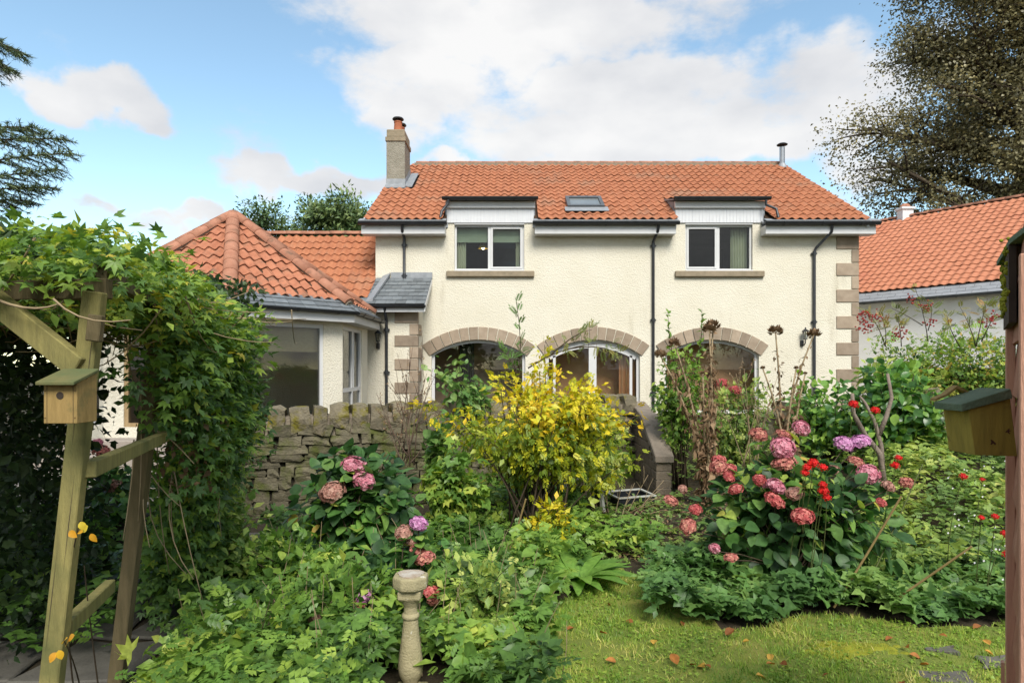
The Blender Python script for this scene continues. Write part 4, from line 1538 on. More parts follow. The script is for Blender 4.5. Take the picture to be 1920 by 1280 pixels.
MB().prism(cp, (x1 - x0 + .06, 0, 0)).build('cope', 'concrete', bt, bevel=.012)
# rubble stub on the other side of the steps, its copes running downhill
st = rubble_wall('wall_stub', Vector((3.62, 10.2, 0)), Vector((1, .25, 0)).normalized(), Vector((.25, -1, 0)).normalized(), .95, .35, (.92, 1.42), .5, 'broken rubble wall end with curved coping behind the dried thistles', seed=9)

# ---------------------------------------------------------------- paving
def slab_poly(x0, x1, y0, y1, rs, j=.05, k=7):
    c = []
    for (x, y) in ((x0, y0), ((x0 + x1) / 2, y0), (x1, y0), (x1, (y0 + y1) / 2), (x1, y1), ((x0 + x1) / 2, y1), (x0, y1), (x0, (y0 + y1) / 2)):
        c.append((x + rs.uniform(-j, j), y + rs.uniform(-j, j)))
    return c


rs = random.Random(12)
patio = tag(MB().box(-9.2, -4.35, 7.2, 11.3, .05, .345).build('patio', 'mortar'), kind='structure')
yy = 7.22
while yy < 11.2:
    h = rs.choice((.45, .6)); xx = -9.2
    while xx < -4.4:
        w = rs.choice((.45, .6, .9))
        x1_, y1_ = min(xx + w, -4.36), min(yy + h, 11.29)
        MB().box(xx + .006, x1_ - .006, yy + .006, y1_ - .006, .33, .362).build('slab', 'slab_pale', patio, bevel=.006)
        xx += w
    yy += h
stp = thing('door_step', (-7.0, 10.9, .36), 'pale stone step below the garden room door', 'step')
MB().box(-8.0, -5.6, 10.55, 11.4, .363, .56).build('tread', 'slab_pale', stp, bevel=.015)
MB().box(-7.8, -5.8, 10.95, 11.42, .562, .76).build('tread', 'slab_pale', stp, bevel=.015)
path = tag(MB().add([(-5.2, 2.0, .012), (-1.9, 2.0, .012), (-2.4, 7.2, .012), (-5.6, 7.2, .012)], [(0, 1, 2, 3)]).build('path', 'soil', fix=False), kind='structure')
yy = 2.6
while yy < 7.1:
    h = rs.uniform(.55, .85); xx = -5.0 + rs.uniform(-.2, .2) - (yy - 2) * .1
    while xx < -2.1 - (yy - 2) * .12:
        w = rs.uniform(.5, .95)
        c = slab_poly(xx + .03, xx + w - .03, yy + .03, yy + h - .03, rs)
        MB().prism([(x, y, .016) for x, y in c], (0, 0, .03)).build('slab', 'slab_dark', path, bevel=.01)
        xx += w
    yy += h
# stepping stones sunk in the lawn, bottom right
for i, (px, py, wd, dp) in enumerate(((1765, 1224, .20, .10), (1868, 1245, .28, .16), (1780, 1278, .30, .16))):
    D = 1200 * 2.0 / (py - HORIZON)
    p = P(px, py, D)
    c = slab_poly(p.x - wd / 2, p.x + wd / 2, p.y - dp / 2, p.y + dp / 2, rs, .04)
    o = MB().prism([(x, y, .005) for x, y in c], (0, 0, .030)).build('stepping_stone', 'slab_dark', bevel=.012)
    tag(o, ['grey stepping stone sunk in the lawn farthest from the camera', 'grey stepping stone in the lawn beside the red shed', 'grey stepping stone at the bottom edge of the lawn'][i], 'stepping stone', 'stepping stones in the lawn')

# ---------------------------------------------------------------- pergola
A0, A1 = Vector((-1.784, 2.35, 0)), Vector((-1.531, 2.35, 2.28))
B0, B1 = Vector((-2.42, 3.9, 0)), Vector((-2.13, 3.9, 2.42))
per = thing('pergola', (-2.1, 3.1, 0), 'weathered leaning timber pergola with diagonal braces, smothered in creeper', 'pergola')
MB().beam(A0, A1, .072, .042, up=(0, 1, 0)).build('post', 'timber_green', per, bevel=.004)
MB().beam(B0, B1, .085, .06, up=(0, 1, 0)).build('post', 'timber_dark', per, bevel=.004)
C0, C1 = Vector((-3.02, 5.45, 0)), Vector((-2.75, 5.45, 2.45))
MB().beam(C0, C1, .095, .09, up=(0, 1, 0)).build('post', 'timber_dark', per, bevel=.004)
for (q0, q1) in (((-3.6, 2.75, 0), (-3.4, 2.75, 2.33)), ((-4.2, 4.3, 0), (-4.0, 4.3, 2.42))):
    MB().beam(q0, q1, .095, .09, up=(0, 1, 0)).build('post', 'timber_dark', per, bevel=.004)
MB().beam((-3.6, 2.74, 2.295), (-1.50, 2.385, 2.295), .04, .075).build('beam', 'timber_dark', per, bevel=.004)
MB().beam((-4.2, 4.27, 2.38), (-2.0, 3.88, 2.38), .045, .09).build('beam', 'timber_dark', per, bevel=.004)
MB().beam((-1.56, 2.42, 2.36), (-2.9, 5.7, 2.45), .045, .07).build('beam', 'timber_dark', per, bevel=.004)
MB().beam((-3.42, 2.55, 2.385), (-4.6, 5.9, 2.47), .045, .08).build('beam', 'timber_dark', per, bevel=.004)
MB().beam(P(150, 690, 2.33), P(-25, 552, 2.40), .04, .085).build('brace', 'timber_green', per, bevel=.004)
MB().beam(P(152, 880, 2.36) + Vector((.03, 0, 0)), P(302, 817, 3.92) + Vector((.03, 0, 0)), .045, .062).build('rail', 'timber_green', per, bevel=.004)
MB().beam(P(122, 1178, 2.40), P(206, 1098, 3.0), .045, .06).build('rail', 'timber_green', per, bevel=.004)
MB().beam(P(182, 590, 2.30), P(176, 640, 2.30), .05, .03, up=(0, 1, 0)).build('cleat', 'timber_dark', per, bevel=.004)

# bird box on the front post
b = P(133, 752, 2.20)
bb = thing('bird_box', b, 'pale wooden bird box with round hole nailed to the pergola post', 'bird box')
w, dp, h = .112, .105, .135
f = Vector((b.x - w / 2, b.y - dp / 2, b.z - h / 2 - .005))
MB().prism([(f.x, f.y, f.z), (f.x, f.y + dp, f.z), (f.x, f.y + dp, f.z + h + .035), (f.x, f.y, f.z + h)], (w, 0, 0)).build('body', 'timber_box', bb, bevel=.002)
MB().prism([(f.x - .008, f.y - .028, f.z + h - .006), (f.x - .008, f.y + dp, f.z + h + .038), (f.x - .008, f.y + dp, f.z + h + .050), (f.x - .008, f.y - .028, f.z + h + .006)], (w + .016, 0, 0)).build('lid', 'box_lid', bb, bevel=.002)
n_ = 16
hx, hz = f.x + w * .50, f.z + h * .70
MB().add([(hx + .0125 * math.cos(2 * math.pi * k / n_), f.y - .0015, hz + .0125 * math.sin(2 * math.pi * k / n_)) for k in range(n_)], [tuple(range(n_))]).build('hole', 'shed_dark', bb, fix=False)  # flat dark disc, the opening's inner shade put into its colour

# joints, screws and weather cracks of the old timber
for (x_, z0_, z1_) in ((-.020, .95, 1.35), (.012, 1.25, 1.62), (-.008, 1.70, 1.98), (.022, 1.85, 2.2), (.004, .5, .9)):
    a_ = A0 + (A1 - A0) * (z0_ / A1.z); b_ = A0 + (A1 - A0) * (z1_ / A1.z)
    y_ = A0.y - .0218
    MB().add([(a_.x + x_, y_, a_.z), ((a_.x + b_.x) / 2 + x_ + .0016, y_, (a_.z + b_.z) / 2), (b_.x + x_ + .001, y_, b_.z), ((a_.x + b_.x) / 2 + x_ - .0012, y_, (a_.z + b_.z) / 2)], [(0, 1, 2, 3)]).build('crack', 'shed_dark', per, fix=False)
MB().box(f.x + w - .0125, f.x + w - .0115, f.y - .0012, f.y + .001, f.z + .002, f.z + h - .002).build('joint', 'shed_dark', bb)
MB().box(f.x + .0115, f.x + .0125, f.y - .0012, f.y + .001, f.z + .002, f.z + h - .002).build('joint', 'shed_dark', bb)
for (sx_, sz_) in ((.006, .02), (.006, .11), (w - .006, .02), (w - .006, .11)):
    MB().lathe([(.0022, -.0008), (.0022, .0008)], (f.x + sx_, f.y - .0006, f.z + sz_), 8).build('screw', 'rust', bb)

# shed corner at the right edge
sc0 = Vector((1.945, 2.45, 0))
sd_ = Vector((-.7275, -1.0, 0)).normalized(); sn = Vector((-1, .7275, 0)).normalized()     # along the wall to the viewer, out of the wall
shed = thing('shed', sc0 + Vector((.5, 0, 0)), 'red-brown boarded garden shed corner with mossy roof edge', 'shed')
sl2 = .80
MB().prism([sc0 - sn * .02, sc0 - sn * .02 + sd_ * sl2, sc0 - sn * 1.2 + sd_ * sl2, sc0 - sn * 1.2], (0, 0, 2.34)).build('frame', 'shed_dark', shed)
z = .0
bh = .196
while z < 2.3:
    a_ = sc0 + sn * .004; b_ = a_ + sd_ * sl2
    lo, hi = sn * .022, sn * .004
    q = [a_ + lo + Vector((0, 0, z)), b_ + lo + Vector((0, 0, z)), b_ + hi + Vector((0, 0, z + bh)), a_ + hi + Vector((0, 0, z + bh))]
    MB().prism(q, tuple(-sn * .016)).build('board', 'shed_red', shed)
    a_ = sc0 + sd_ * (sl2 + .004) + sn * .0; b_ = a_ - sn * 1.2
    lo, hi = sd_ * .022, sd_ * .004
    q = [a_ + lo + Vector((0, 0, z)), b_ + lo + Vector((0, 0, z)), b_ + hi + Vector((0, 0, z + bh)), a_ + hi + Vector((0, 0, z + bh))]
    MB().prism(q, tuple(-sd_ * .016)).build('board', 'shed_red', shed)
    z += bh - .006
MB().beam(sc0 + sd_ * (sl2 + .02) + sn * .012, sc0 + sd_ * (sl2 + .02) + sn * .012 + Vector((0, 0, 2.32)), .05, .05, up=tuple(sd_)).build('corner_board', 'shed_pink', shed, bevel=.003)
MB().beam(sc0 + sn * .030 + sd_ * .03, sc0 + sn * .030 + sd_ * .03 + Vector((0, 0, 2.2)), .03, .06, up=tuple(sd_)).build('corner_board', 'shed_pink', shed, bevel=.003)
MB().beam(sc0 + sn * .052 - sd_ * .012, sc0 + sn * .052 - sd_ * .012 + Vector((0, 0, .86)), .012, .03, up=tuple(sd_)).build('corner_strip', 'shed_pink', shed)
f0 = Vector((1.935, 2.52, 0)); f1 = Vector((1.630, 2.10, 0))
fz0, fz1 = 2.15, 2.405
MB().prism([f0 + Vector((0, 0, fz0)), f1 + Vector((0, 0, fz0)), f1 + Vector((0, 0, fz1)), f0 + Vector((0, 0, fz1))], tuple(-sn * .02)).build('fascia', 'shed_dark', shed)
mo = MB()
rs = random.Random(3)
for i in range(60):
    zz_ = fz0 + .05 + (fz1 - fz0 - .04) * rs.random()
    c = f0 + (f1 - f0) * rs.random() ** 2 + sn * .002 + Vector((0, 0, zz_))
    r_ = rs.uniform(.005, .012)
    mo.lathe([(r_ * .3, -r_), (r_, -r_ * .3), (r_, r_ * .4), (r_ * .3, r_)], c, 6)
for i in range(40):
    c = f1 + Vector((rs.uniform(0, .3), rs.uniform(0, .05), fz1 + .02))
    r_ = rs.uniform(.005, .011)
    mo.lathe([(r_ * .3, -r_), (r_, -r_ * .3), (r_, r_ * .4), (r_ * .3, r_)], c, 6)
mo.build('moss_edge', 'moss', shed)
rN = Vector((1.445, 1.75, fz1)); rw = Vector((.809, -.588, 0)) * 1.32 + Vector((0, 0, .14))
MB().prism([f1 + Vector((-.012, -.02, fz1)), rN, rN + rw, f0 + Vector((-.012, .02, fz1)) + rw, f0 + Vector((-.012, .02, fz1))], (0, 0, .018)).build('roof', 'felt_green', shed)
MB().prism([f1 + Vector((.02, .0, fz1 - .10)), f1 + Vector((.5, .0, fz1 - .06)), f1 + Vector((.5, .0, fz1 + .01)), f1 + Vector((.02, .0, fz1 - .003))], (0, .02, 0)).build('bargeboard', 'timber_dark', shed)
MB().prism([f1 + Vector((.16, .16, fz0 + .01)), f1 + Vector((.5, .16, fz0 + .01)), f1 + Vector((.5, .16, fz1)), f1 + Vector((.16, .16, fz1 - .01))], (0, .02, 0)).build('soffit', 'shed_dark', shed)  # dark panel paints the shadow below the roof overhang

# mossy bird box on the shed
D_ = 2.08
rb = thing('bird_box', P(1862, 800, D_ + .06), 'mossy brown bird box with green felt roof fixed to the red shed', 'bird box')
side = [P(1816, 768, D_), P(1828, 853, D_), P(1908, 855, D_), P(1894, 742, D_)]
MB().prism(side, (0, .125, 0)).build('body', 'box_mossy', rb, bevel=.002)
MB().prism([P(1797, 757, D_), P(1799, 771, D_), P(1894, 746, D_), P(1890, 728, D_)], (0, .135, 0)).build('roof', 'felt_green', rb, bevel=.002).location.y = -.012
MB().prism([P(1799, 750, D_), P(1820, 741, D_), P(1842, 724, D_), P(1866, 737, D_), P(1866, 741, D_), P(1842, 730, D_), P(1820, 746, D_), P(1799, 755, D_)], (0, .03, 0)).build('roof_flap', 'timber_box', rb).location.y = .115
for (px, py, r_) in ((1862, 828, .010), (1889, 808, .009)):
    q = P(px, py, D_)
    mb = MB()
    for k in range(7):
        e = q + Vector((rs.uniform(-1, 1), -.3, rs.uniform(-1, 1))) * r_
        mb.tube([q + Vector((0, .001, 0)), e], [.0035, .001], 5)
    mb.build('rusty_fixing', 'rust', rb)

# baluster pedestal
bc = Vector((wx(770, 3.9), 3.9, 0))
bal = thing('baluster', bc, 'weathered stone baluster with octagonal top standing among the plants', 'baluster')
MB().box(bc.x - .10, bc.x + .10, bc.y - .10, bc.y + .10, -.02, .05).build('plinth', 'baluster_stone', bal, bevel=.012)
prof = [(.055, .05), (.066, .075), (.045, .085), (.048, .10), (.064, .125), (.073, .155), (.0755, .185), (.074, .22), (.068, .27), (.060, .33), (.052, .39), (.047, .44), (.044, .478), (.050, .482), (.054, .495), (.050, .508), (.042, .514), (.041, .54), (.044, .565), (.052, .575), (.056, .59), (.066, .60), (.072, .612)]
o = MB().lathe(prof, bc, 28).build('shaft', 'baluster_stone', bal); smooth_by_angle(o, 45)
MB().lathe([(.082, .600), (.098, .613), (.098, .655), (.09, .662)], bc, 4).build('abacus', 'baluster_stone', bal, bevel=.006)
o = MB().lathe([(.088, .662), (.107, .670), (.111, .690), (.111, .735), (.104, .745)], bc, 8).build('octagonal_top', 'baluster_stone', bal, bevel=.004)
top = MB()
rim = [(bc.x + .078 * (1 + .08 * math.sin(3 * g) + .05 * math.sin(7 * g)) * math.cos(g), bc.y + .078 * (1 + .08 * math.sin(3 * g)) * math.sin(g)) for g in [2 * math.pi * k / 26 for k in range(26)]]
MB().prism([(x, y, .744) for x, y in rim], (0, 0, .008)).build('lime_crust', 'baluster_top', bal)

# half hidden white garden chair, black tray, canes
c0 = P(1090, 900, 8.25); gz = ground_z(c0.x, c0.y)
chr_ = thing('garden_chair', (c0.x, c0.y, gz), 'white garden chair half hidden behind the yellow shrub', 'chair')
sz = gz + .38
MB().box(c0.x - .24, c0.x + .24, c0.y - .22, c0.y + .22, sz, sz + .035).build('seat', 'plastic_white', chr_, bevel=.015)
for sx_ in (-1, 1):
    for sy_ in (-1, 1):
        MB().beam((c0.x + sx_ * .25, c0.y + sy_ * .24, gz), (c0.x + sx_ * .21, c0.y + sy_ * .19, sz), .04, .04).build('leg', 'plastic_white', chr_)
    MB().tube([(c0.x + sx_ * .23, c0.y - .2, sz), (c0.x + sx_ * .27, c0.y - .22, sz + .2), (c0.x + sx_ * .27, c0.y, sz + .23), (c0.x + sx_ * .24, c0.y + .22, sz + .22)], .022, 8).build('armrest', 'plastic_white', chr_)
hoop = [(c0.x + .24 * math.cos(g), c0.y + .22, sz + .42 * math.sin(g) ** .7 if math.sin(g) > 0 else sz) for g in [math.pi * k / 12 for k in range(13)]]
br = MB().tube(hoop, .02, 8).build('backrest', 'plastic_white', chr_)
for k in range(-2, 3):
    MB().beam((c0.x + k * .08, c0.y + .22, sz), (c0.x + k * .08, c0.y + .22, sz + .40 - abs(k) * .04), .045, .012, up=(0, 1, 0)).build('back_slat', 'plastic_white', br)
tp = P(1180, 936, 8.4); gz = ground_z(tp.x, tp.y)
tray = thing('planter_tray', (tp.x, tp.y, gz), 'shallow black planting tray with pale rim lying before the buttress wall', 'tray')
R = Matrix.Translation((tp.x, tp.y, gz + .05)) @ Matrix.Rotation(.35, 4, 'Z') @ Matrix.Rotation(.06, 4, 'X')
mb = MB(); mb.box(-.27, .27, -.18, .18, 0, .012)
for (x0_, x1_, y0_, y1_) in ((-.27, .27, -.18, -.165), (-.27, .27, .165, .18), (-.27, -.255, -.165, .165), (.255, .27, -.165, .165)):
    mb.box(x0_, x1_, y0_, y1_, .012, .085)
mb.v = [tuple(R @ Vector(v)) for v in mb.v]
mb.build('tray_body', 'plastic_black', tray)
mb = MB()
for (x0_, x1_, y0_, y1_) in ((-.285, .285, -.195, -.16), (-.285, .285, .16, .195), (-.285, -.25, -.16, .16), (.25, .285, -.16, .16)):
    mb.box(x0_, x1_, y0_, y1_, .085, .10)
mb.v = [tuple(R @ Vector(v)) for v in mb.v]
mb.build('rim', 'plastic_white', tray)
for (pa, pb, r_, lab) in (((1588, 1098, 5.1), (1690, 930, 4.9), .009, 'bamboo cane leaning through the right of the big hydrangea'),
                         ((1695, 1112, 5.0), (1822, 1024, 4.7), .009, 'low slanting bamboo cane above the ground cover at right'),
                         ((962, 1010, 6.3), (986, 935, 6.2), .010, 'short pale cane standing below the yellow shrub'),
                         ((1620, 1110, 5.3), (1730, 870, 5.6), .006, 'thin green cane behind the leaning bamboo in the hydrangea')):
    a_, b_ = P(*pa), P(*pb)
    a_ = a_ + (a_ - b_) * .25
    o = MB().tube([a_, (a_ + b_) / 2 + Vector((.008, 0, .004)), b_], [r_, r_ * .95, r_ * .85], 8).build('cane', 'cane' if 'green' not in lab else 'stem_green')
    tag(o, lab, 'cane', 'garden canes')

# ---------------------------------------------------------------- plants: leaf materials
G_DARK = (.020, .045, .016); G_MID = (.055, .120, .026); G_BRI = (.115, .215, .035); G_YEL = (.235, .275, .035); Y_GOLD = (.62, .40, .025)
leafmat('leaf_vine', gain=1.6, stops=[(0, (.030, .058, .020)), (.35, (.060, .115, .028)), (.62, (.115, .190, .032)), (.85, (.205, .255, .036)), (1, (.36, .30, .05))])
leafmat('leaf_vine_shade', gain=1.10, stops=[(0, (.016, .030, .012)), (.6, (.030, .058, .020)), (1, (.060, .095, .030))])  # darker copy of the creeper leaf, tunnel shade put into the colour
leafmat('leaf_hydrangea', gain=1.88, stops=[(0, (.030, .075, .022)), (.4, (.060, .135, .030)), (.75, (.115, .195, .040)), (.93, (.20, .24, .045)), (1, (.35, .24, .06))], src='obj', rough=.4)
leafmat('leaf_hyd_inner', gain=1.76, stops=[(0, (.018, .042, .016)), (.6, (.042, .095, .026)), (1, (.10, .17, .04))])  # darker than the outer leaves, the bush's inner shade put into the colour
leafmat('leaf_ground', gain=2.00, stops=[(0, (.030, .062, .016)), (.5, (.070, .132, .024)), (.85, (.140, .205, .034)), (1, (.24, .265, .05))], rough=.4)
leafmat('leaf_ground_blue', gain=2.00, stops=[(0, (.030, .065, .022)), (.5, (.066, .130, .034)), (1, (.145, .205, .055))], rough=.4)
leafmat('leaf_weed', gain=1.79, stops=[(0, (.050, .085, .025)), (.4, (.105, .165, .040)), (.75, (.200, .255, .055)), (1, (.33, .34, .10))])
leafmat('leaf_gold', gain=1.00, stops=[(0, (.085, .150, .022)), (.25, (.20, .28, .028)), (.5, (.44, .46, .030)), (.78, (.70, .60, .035)), (1, (.74, .50, .028))], trans=.35)
leafmat('leaf_hedge', gain=2.02, stops=[(0, (.030, .060, .020)), (.35, (.070, .125, .030)), (.65, (.140, .205, .040)), (.88, (.225, .260, .050)), (1, (.30, .21, .06))])
leafmat('leaf_laurel', gain=2.13, stops=[(0, (.022, .055, .018)), (.5, (.055, .125, .028)), (1, (.150, .230, .040))], rough=.3, spec=.5)
leafmat('leaf_rowan', gain=1.46, stops=[(0, (.075, .105, .032)), (.5, (.150, .170, .045)), (.85, (.25, .21, .06)), (1, (.33, .16, .06))])
leafmat('leaf_bronze', gain=2.1, stops=[(0, (.055, .050, .030)), (.4, (.092, .084, .042)), (.75, (.145, .126, .058)), (1, (.21, .17, .072))], trans=.25)
leafmat('needle', gain=2.1, stops=[(0, (.020, .034, .018)), (.6, (.042, .064, .028)), (1, (.085, .105, .040))], trans=.15)
leafmat('needle_pine', gain=2.3, stops=[(0, (.030, .052, .022)), (.6, (.060, .092, .032)), (1, (.115, .140, .045))], trans=.15)
leafmat('leaf_dry', [(0, (.105, .060, .030)), (.5, (.205, .125, .065)), (1, (.34, .24, .14))], trans=.15, rough=.8)
leafmat('leaf_rust', [(0, (.22, .075, .02)), (.5, (.42, .17, .04)), (1, (.58, .35, .06))], src='obj', trans=.2, rough=.7)
leafmat('leaf_orange', [(0, (.55, .26, .02)), (.5, (.66, .38, .03)), (1, (.50, .46, .05))], trans=.3)
leafmat('grass_blade', gain=1.75, stops=[(0, (.068, .130, .016)), (.45, (.128, .200, .026)), (.8, (.22, .260, .042)), (1, (.36, .32, .10))], trans=.3)
leafmat('petal_pink', [(0, (0.152, 0.040, 0.056)), (.14, (.38, .10, .14)), (.5, (.58, .22, .28)), (1, (.68, .38, .42))], trans=.25, rough=.7)  # lowest stop is the painted gap shade of the flower core
leafmat('petal_rust', [(0, (0.120, 0.030, 0.026)), (.14, (.30, .075, .065)), (.5, (.48, .165, .14)), (1, (.56, .30, .20))], trans=.2, rough=.8)
leafmat('petal_mauve', [(0, (0.160, 0.056, 0.124)), (.14, (.40, .14, .31)), (.5, (.58, .27, .48)), (1, (.68, .42, .58))], trans=.25, rough=.7)
leafmat('petal_red', [(0, (0.120, 0.018, 0.018)), (.14, (.30, .045, .045)), (.5, (.50, .10, .10)), (1, (.58, .22, .18))], trans=.2, rough=.7)
leafmat('petal_scarlet', [(0, (.52, .008, .008)), (1, (.76, .025, .018))], trans=.2, rough=.5)
leafmat('petal_dusty', [(0, (0.120, 0.052, 0.040)), (.14, (.30, .13, .10)), (.5, (.45, .24, .19)), (1, (.52, .34, .26))], trans=.2, rough=.8)
leafmat('petal_yellow', [(0, (.70, .48, .02)), (1, (.78, .60, .04))], trans=.2)

TS = T_simple(); TSN = T_simple(.20, .05, -.15); TSW = T_simple(.36, .08, -.16)
TO = T_ovate(); TOW = T_ovate(.42, .10, -.28)
TP = T_pinnate(); TP5 = T_pinnate(3, .26, .46, -.22); TFERN = T_pinnate(6, .16, .30, -.25)
TC = T_palm(5, 1.55, .20, .86); T3 = T_palm(3, 1.15, .30, .8); TL = T_lobed(5, .45); TL3 = T_multi([(0, .2, 0, 0, .75), (0, .2, 0, 1.25, .66), (0, .2, 0, -1.25, .66)], T_lobed(3, .35))
TQ = (np.array([(0, 0, 0), (-.34, .5, .08), (.34, .5, .08), (0, 1, -.12)], float), np.array([(0, 2, 1), (1, 2, 3)])); TB = T_blade(); TBN = T_blade(.06, .2)


def region_points(n, x0, x1, y0, y1, inside=None):
    out = []
    while len(out) < n:
        x = RNG.uniform(x0, x1, n * 2); y = RNG.uniform(y0, y1, n * 2)
        for a, b in zip(x, y):
            if inside is None or inside(a, b):
                out.append((a, b))
                if len(out) >= n:
                    break
    return np.array(out)


def pxx(x, y):
    return 960 + F * x / y


def cover(name, label, n, box, inside, height, tpls, size, m, tints=(.1, .9), flat=.7, mound=1.0, seedscale=.9, low=.15):
    """ground cover: leaves standing in mounds over the soil"""
    pts = region_points(n, *box, inside)
    lv = Leaves()
    hh = np.array([height * (.45 + mound * .75 * (.5 + mnoise.noise(Vector((x * seedscale * 2, y * seedscale * 2, 3.3))))) for x, y in pts])
    u = RNG.uniform(low, 1, n) ** .6
    gzs = np.array([ground_z(x, y) for x, y in pts])
    pos = np.column_stack([pts, gzs + hh * u])
    cl = np.array([mnoise.noise(Vector((x * 1.6, y * 1.6, 8.1))) for x, y in pts])
    t = np.clip((tints[0] + tints[1]) / 2 + cl * (tints[1] - tints[0]) * .9 + RNG.normal(0, .13, n), 0, 1)
    d = gauss(n); d[:, 2] = np.abs(d[:, 2]) * .25 - .05; d[:, 1] -= .25
    nr = gauss(n, .35) + np.array((0, -.25, 1)) * flat
    k = RNG.integers(0, len(tpls), n)
    for i, tp in enumerate(tpls):
        q = k == i
        lv.add(tp, pos[q], d[q], nr[q], size * RNG.uniform(.6, 1.25, q.sum()), t[q])
    o = lv.build(name, m, None)
    tag(o, label, 'ground cover', kind='stuff')
    return o


# ---------------------------------------------------------------- lawn
def lawn_in(x, y):
    px = pxx(x, y); py = HORIZON + F * 2.0 / y
    if x < .02 + .10 * math.sin(y * 5) - (4.6 - y) * .28 * (1 if y < 4.6 else .0):
        return False
    if y > 6.35 - abs(x - 1.02) * 1.5 and x < 1.55:
        return False
    if x >= 1.55 and y > 4.98 + .18 * math.sin(x * 3.1) + max(0, x - 3) * .15:
        return False
    return True


lx = np.linspace(-.1, 4.3, 56); ly = np.linspace(2.4, 6.4, 52)
v = []; f = []; idx = {}
for j, y in enumerate(ly):
    for i, x in enumerate(lx):
        idx[i, j] = len(v)
        v.append((x, y, .022 + .022 * mnoise.noise(Vector((x * 1.7, y * 1.7, 0))) + .012 * mnoise.noise(Vector((x * 6, y * 6, 2)))))
for j in range(len(ly) - 1):
    for i in range(len(lx) - 1):
        if lawn_in((lx[i] + lx[i + 1]) / 2, (ly[j] + ly[j + 1]) / 2):
            f.append((idx[i, j], idx[i + 1, j], idx[i + 1, j + 1], idx[i, j + 1]))
me = bpy.data.meshes.new('lawn'); me.from_pydata(v, [], f)
lawn = tag(mesh_obj('lawn', me, 'lawn_earth'), kind='structure')
pts = region_points(46000, -.1, 4.2, 2.6, 6.4, lawn_in)
bare = np.array([mnoise.noise(Vector((x * 1.5, y * 1.5, 5))) for x, y in pts])
pts = pts[bare + RNG.uniform(-.35, .35, len(pts)) > -.32]
n = len(pts)
lv = Leaves()
d = gauss(n, .45) + np.array((0, 0, 1))
tn = np.clip(.45 + .75 * np.array([mnoise.noise(Vector((x * 2.6, y * 2.6, 1))) + .5 * mnoise.noise(Vector((x * 8, y * 8, 7))) for x, y in pts]) + RNG.normal(0, .2, n), 0, 1)
hl = np.array([1 + .9 * max(0, mnoise.noise(Vector((x * 4.1, y * 4.1, 12)))) for x, y in pts])
lv.add(TB, np.column_stack([pts, np.full(n, .015)]), d, gauss(n) + np.array((0, -1, .3)), RNG.uniform(.020, .052, n) * hl, tn)
pts2 = region_points(5000, .3, 4.2, 2.6, 6.3, lambda x, y: lawn_in(x, y) and mnoise.noise(Vector((x * 2, y * 2, 9))) > -.02)
n = len(pts2)
lv.add(T3, np.column_stack([pts2, RNG.uniform(.025, .05, n)]), gauss(n) * np.array((1, 1, .2)), gauss(n, .3) + np.array((0, 0, 1)), RNG.uniform(.018, .034, n), RNG.uniform(.2, .7, n))
tag(lv.build('grass', 'grass_blade'), 'short mossy grass and clover of the lawn', 'grass', kind='stuff')
# moss cushion
mp_ = P(1620, 1226, 1200 * 2 / (1226 - 690))
mb = MB(); vs = []; fs = []
NX, NY = 52, 30
for j in range(NY + 1):
    for i in range(NX + 1):
        u, w_ = i / NX * 2 - 1, j / NY * 2 - 1
        r2 = u * u + w_ * w_
        x, y = mp_.x + u * .46, mp_.y + w_ * .22
        r2 += .45 * mnoise.noise(Vector((x * 5, y * 7, 4)))
        vs.append((x, y, -.02 + .065 * max(0, 1 - r2) ** .5 + .016 * mnoise.noise(Vector((x * 18, y * 18, 0)))))
for j in range(NY):
    for i in range(NX):
        a = j * (NX + 1) + i
        fs.append((a, a + 1, a + NX + 2, a + NX + 1))
mo = mb.add(vs, fs).build('moss', 'moss', smooth=True)
tag(mo, 'bright green cushion of moss at the edge of the lawn', 'moss', kind='stuff')

# fallen leaves on the grass
fl_mesh = []
for k in range(3):
    V, Fc = T_ovate(.32 + .04 * k, .14 + .06 * k, -.25 + .2 * k)
    me = bpy.data.meshes.new('fallen_leaf'); me.from_pydata(V.tolist(), [], Fc.tolist()); me.materials.append(MATS['leaf_rust']); fl_mesh.append(me)
spots = [(1187, 1166), (1235, 1133), (1280, 1165), (1135, 1130), (1225, 1207), (1270, 1245), (1305, 1245), (1321, 1246), (1322, 1250), (1445, 1225), (1452, 1245), (1463, 1242), (1155, 1240), (1418, 1264), (1392, 1203),
         (1675, 1195), (1697, 1212), (1705, 1225), (1856, 1208), (1846, 1218), (1742, 1245), (1556, 1262), (1690, 1277), (1063, 1180), (1210, 1130), (1020, 1125), (1840, 1172), (1760, 1190), (1125, 1185), (1360, 1190)]
for i, (px, py) in enumerate(spots):
    D = 1200 * 1.95 / (py - HORIZON)
    p = P(px, py, D); p.z = .05
    o = bpy.data.objects.new('fallen_leaf', fl_mesh[i % 3])
    s = random.uniform(.05, .085)
    o.matrix_basis = Matrix.Translation(p) @ Matrix.Rotation(random.uniform(0, 6.28), 4, 'Z') @ Matrix.Rotation(random.uniform(-.5, .5), 4, 'X') @ Matrix.Rotation(random.uniform(-.5, .5), 4, 'Y') @ Matrix.Scale(s, 4)
    COL.objects.link(o)
    tag(o, 'curled orange-brown fallen leaf lying on the lawn', 'leaf', 'fallen leaves on the lawn')

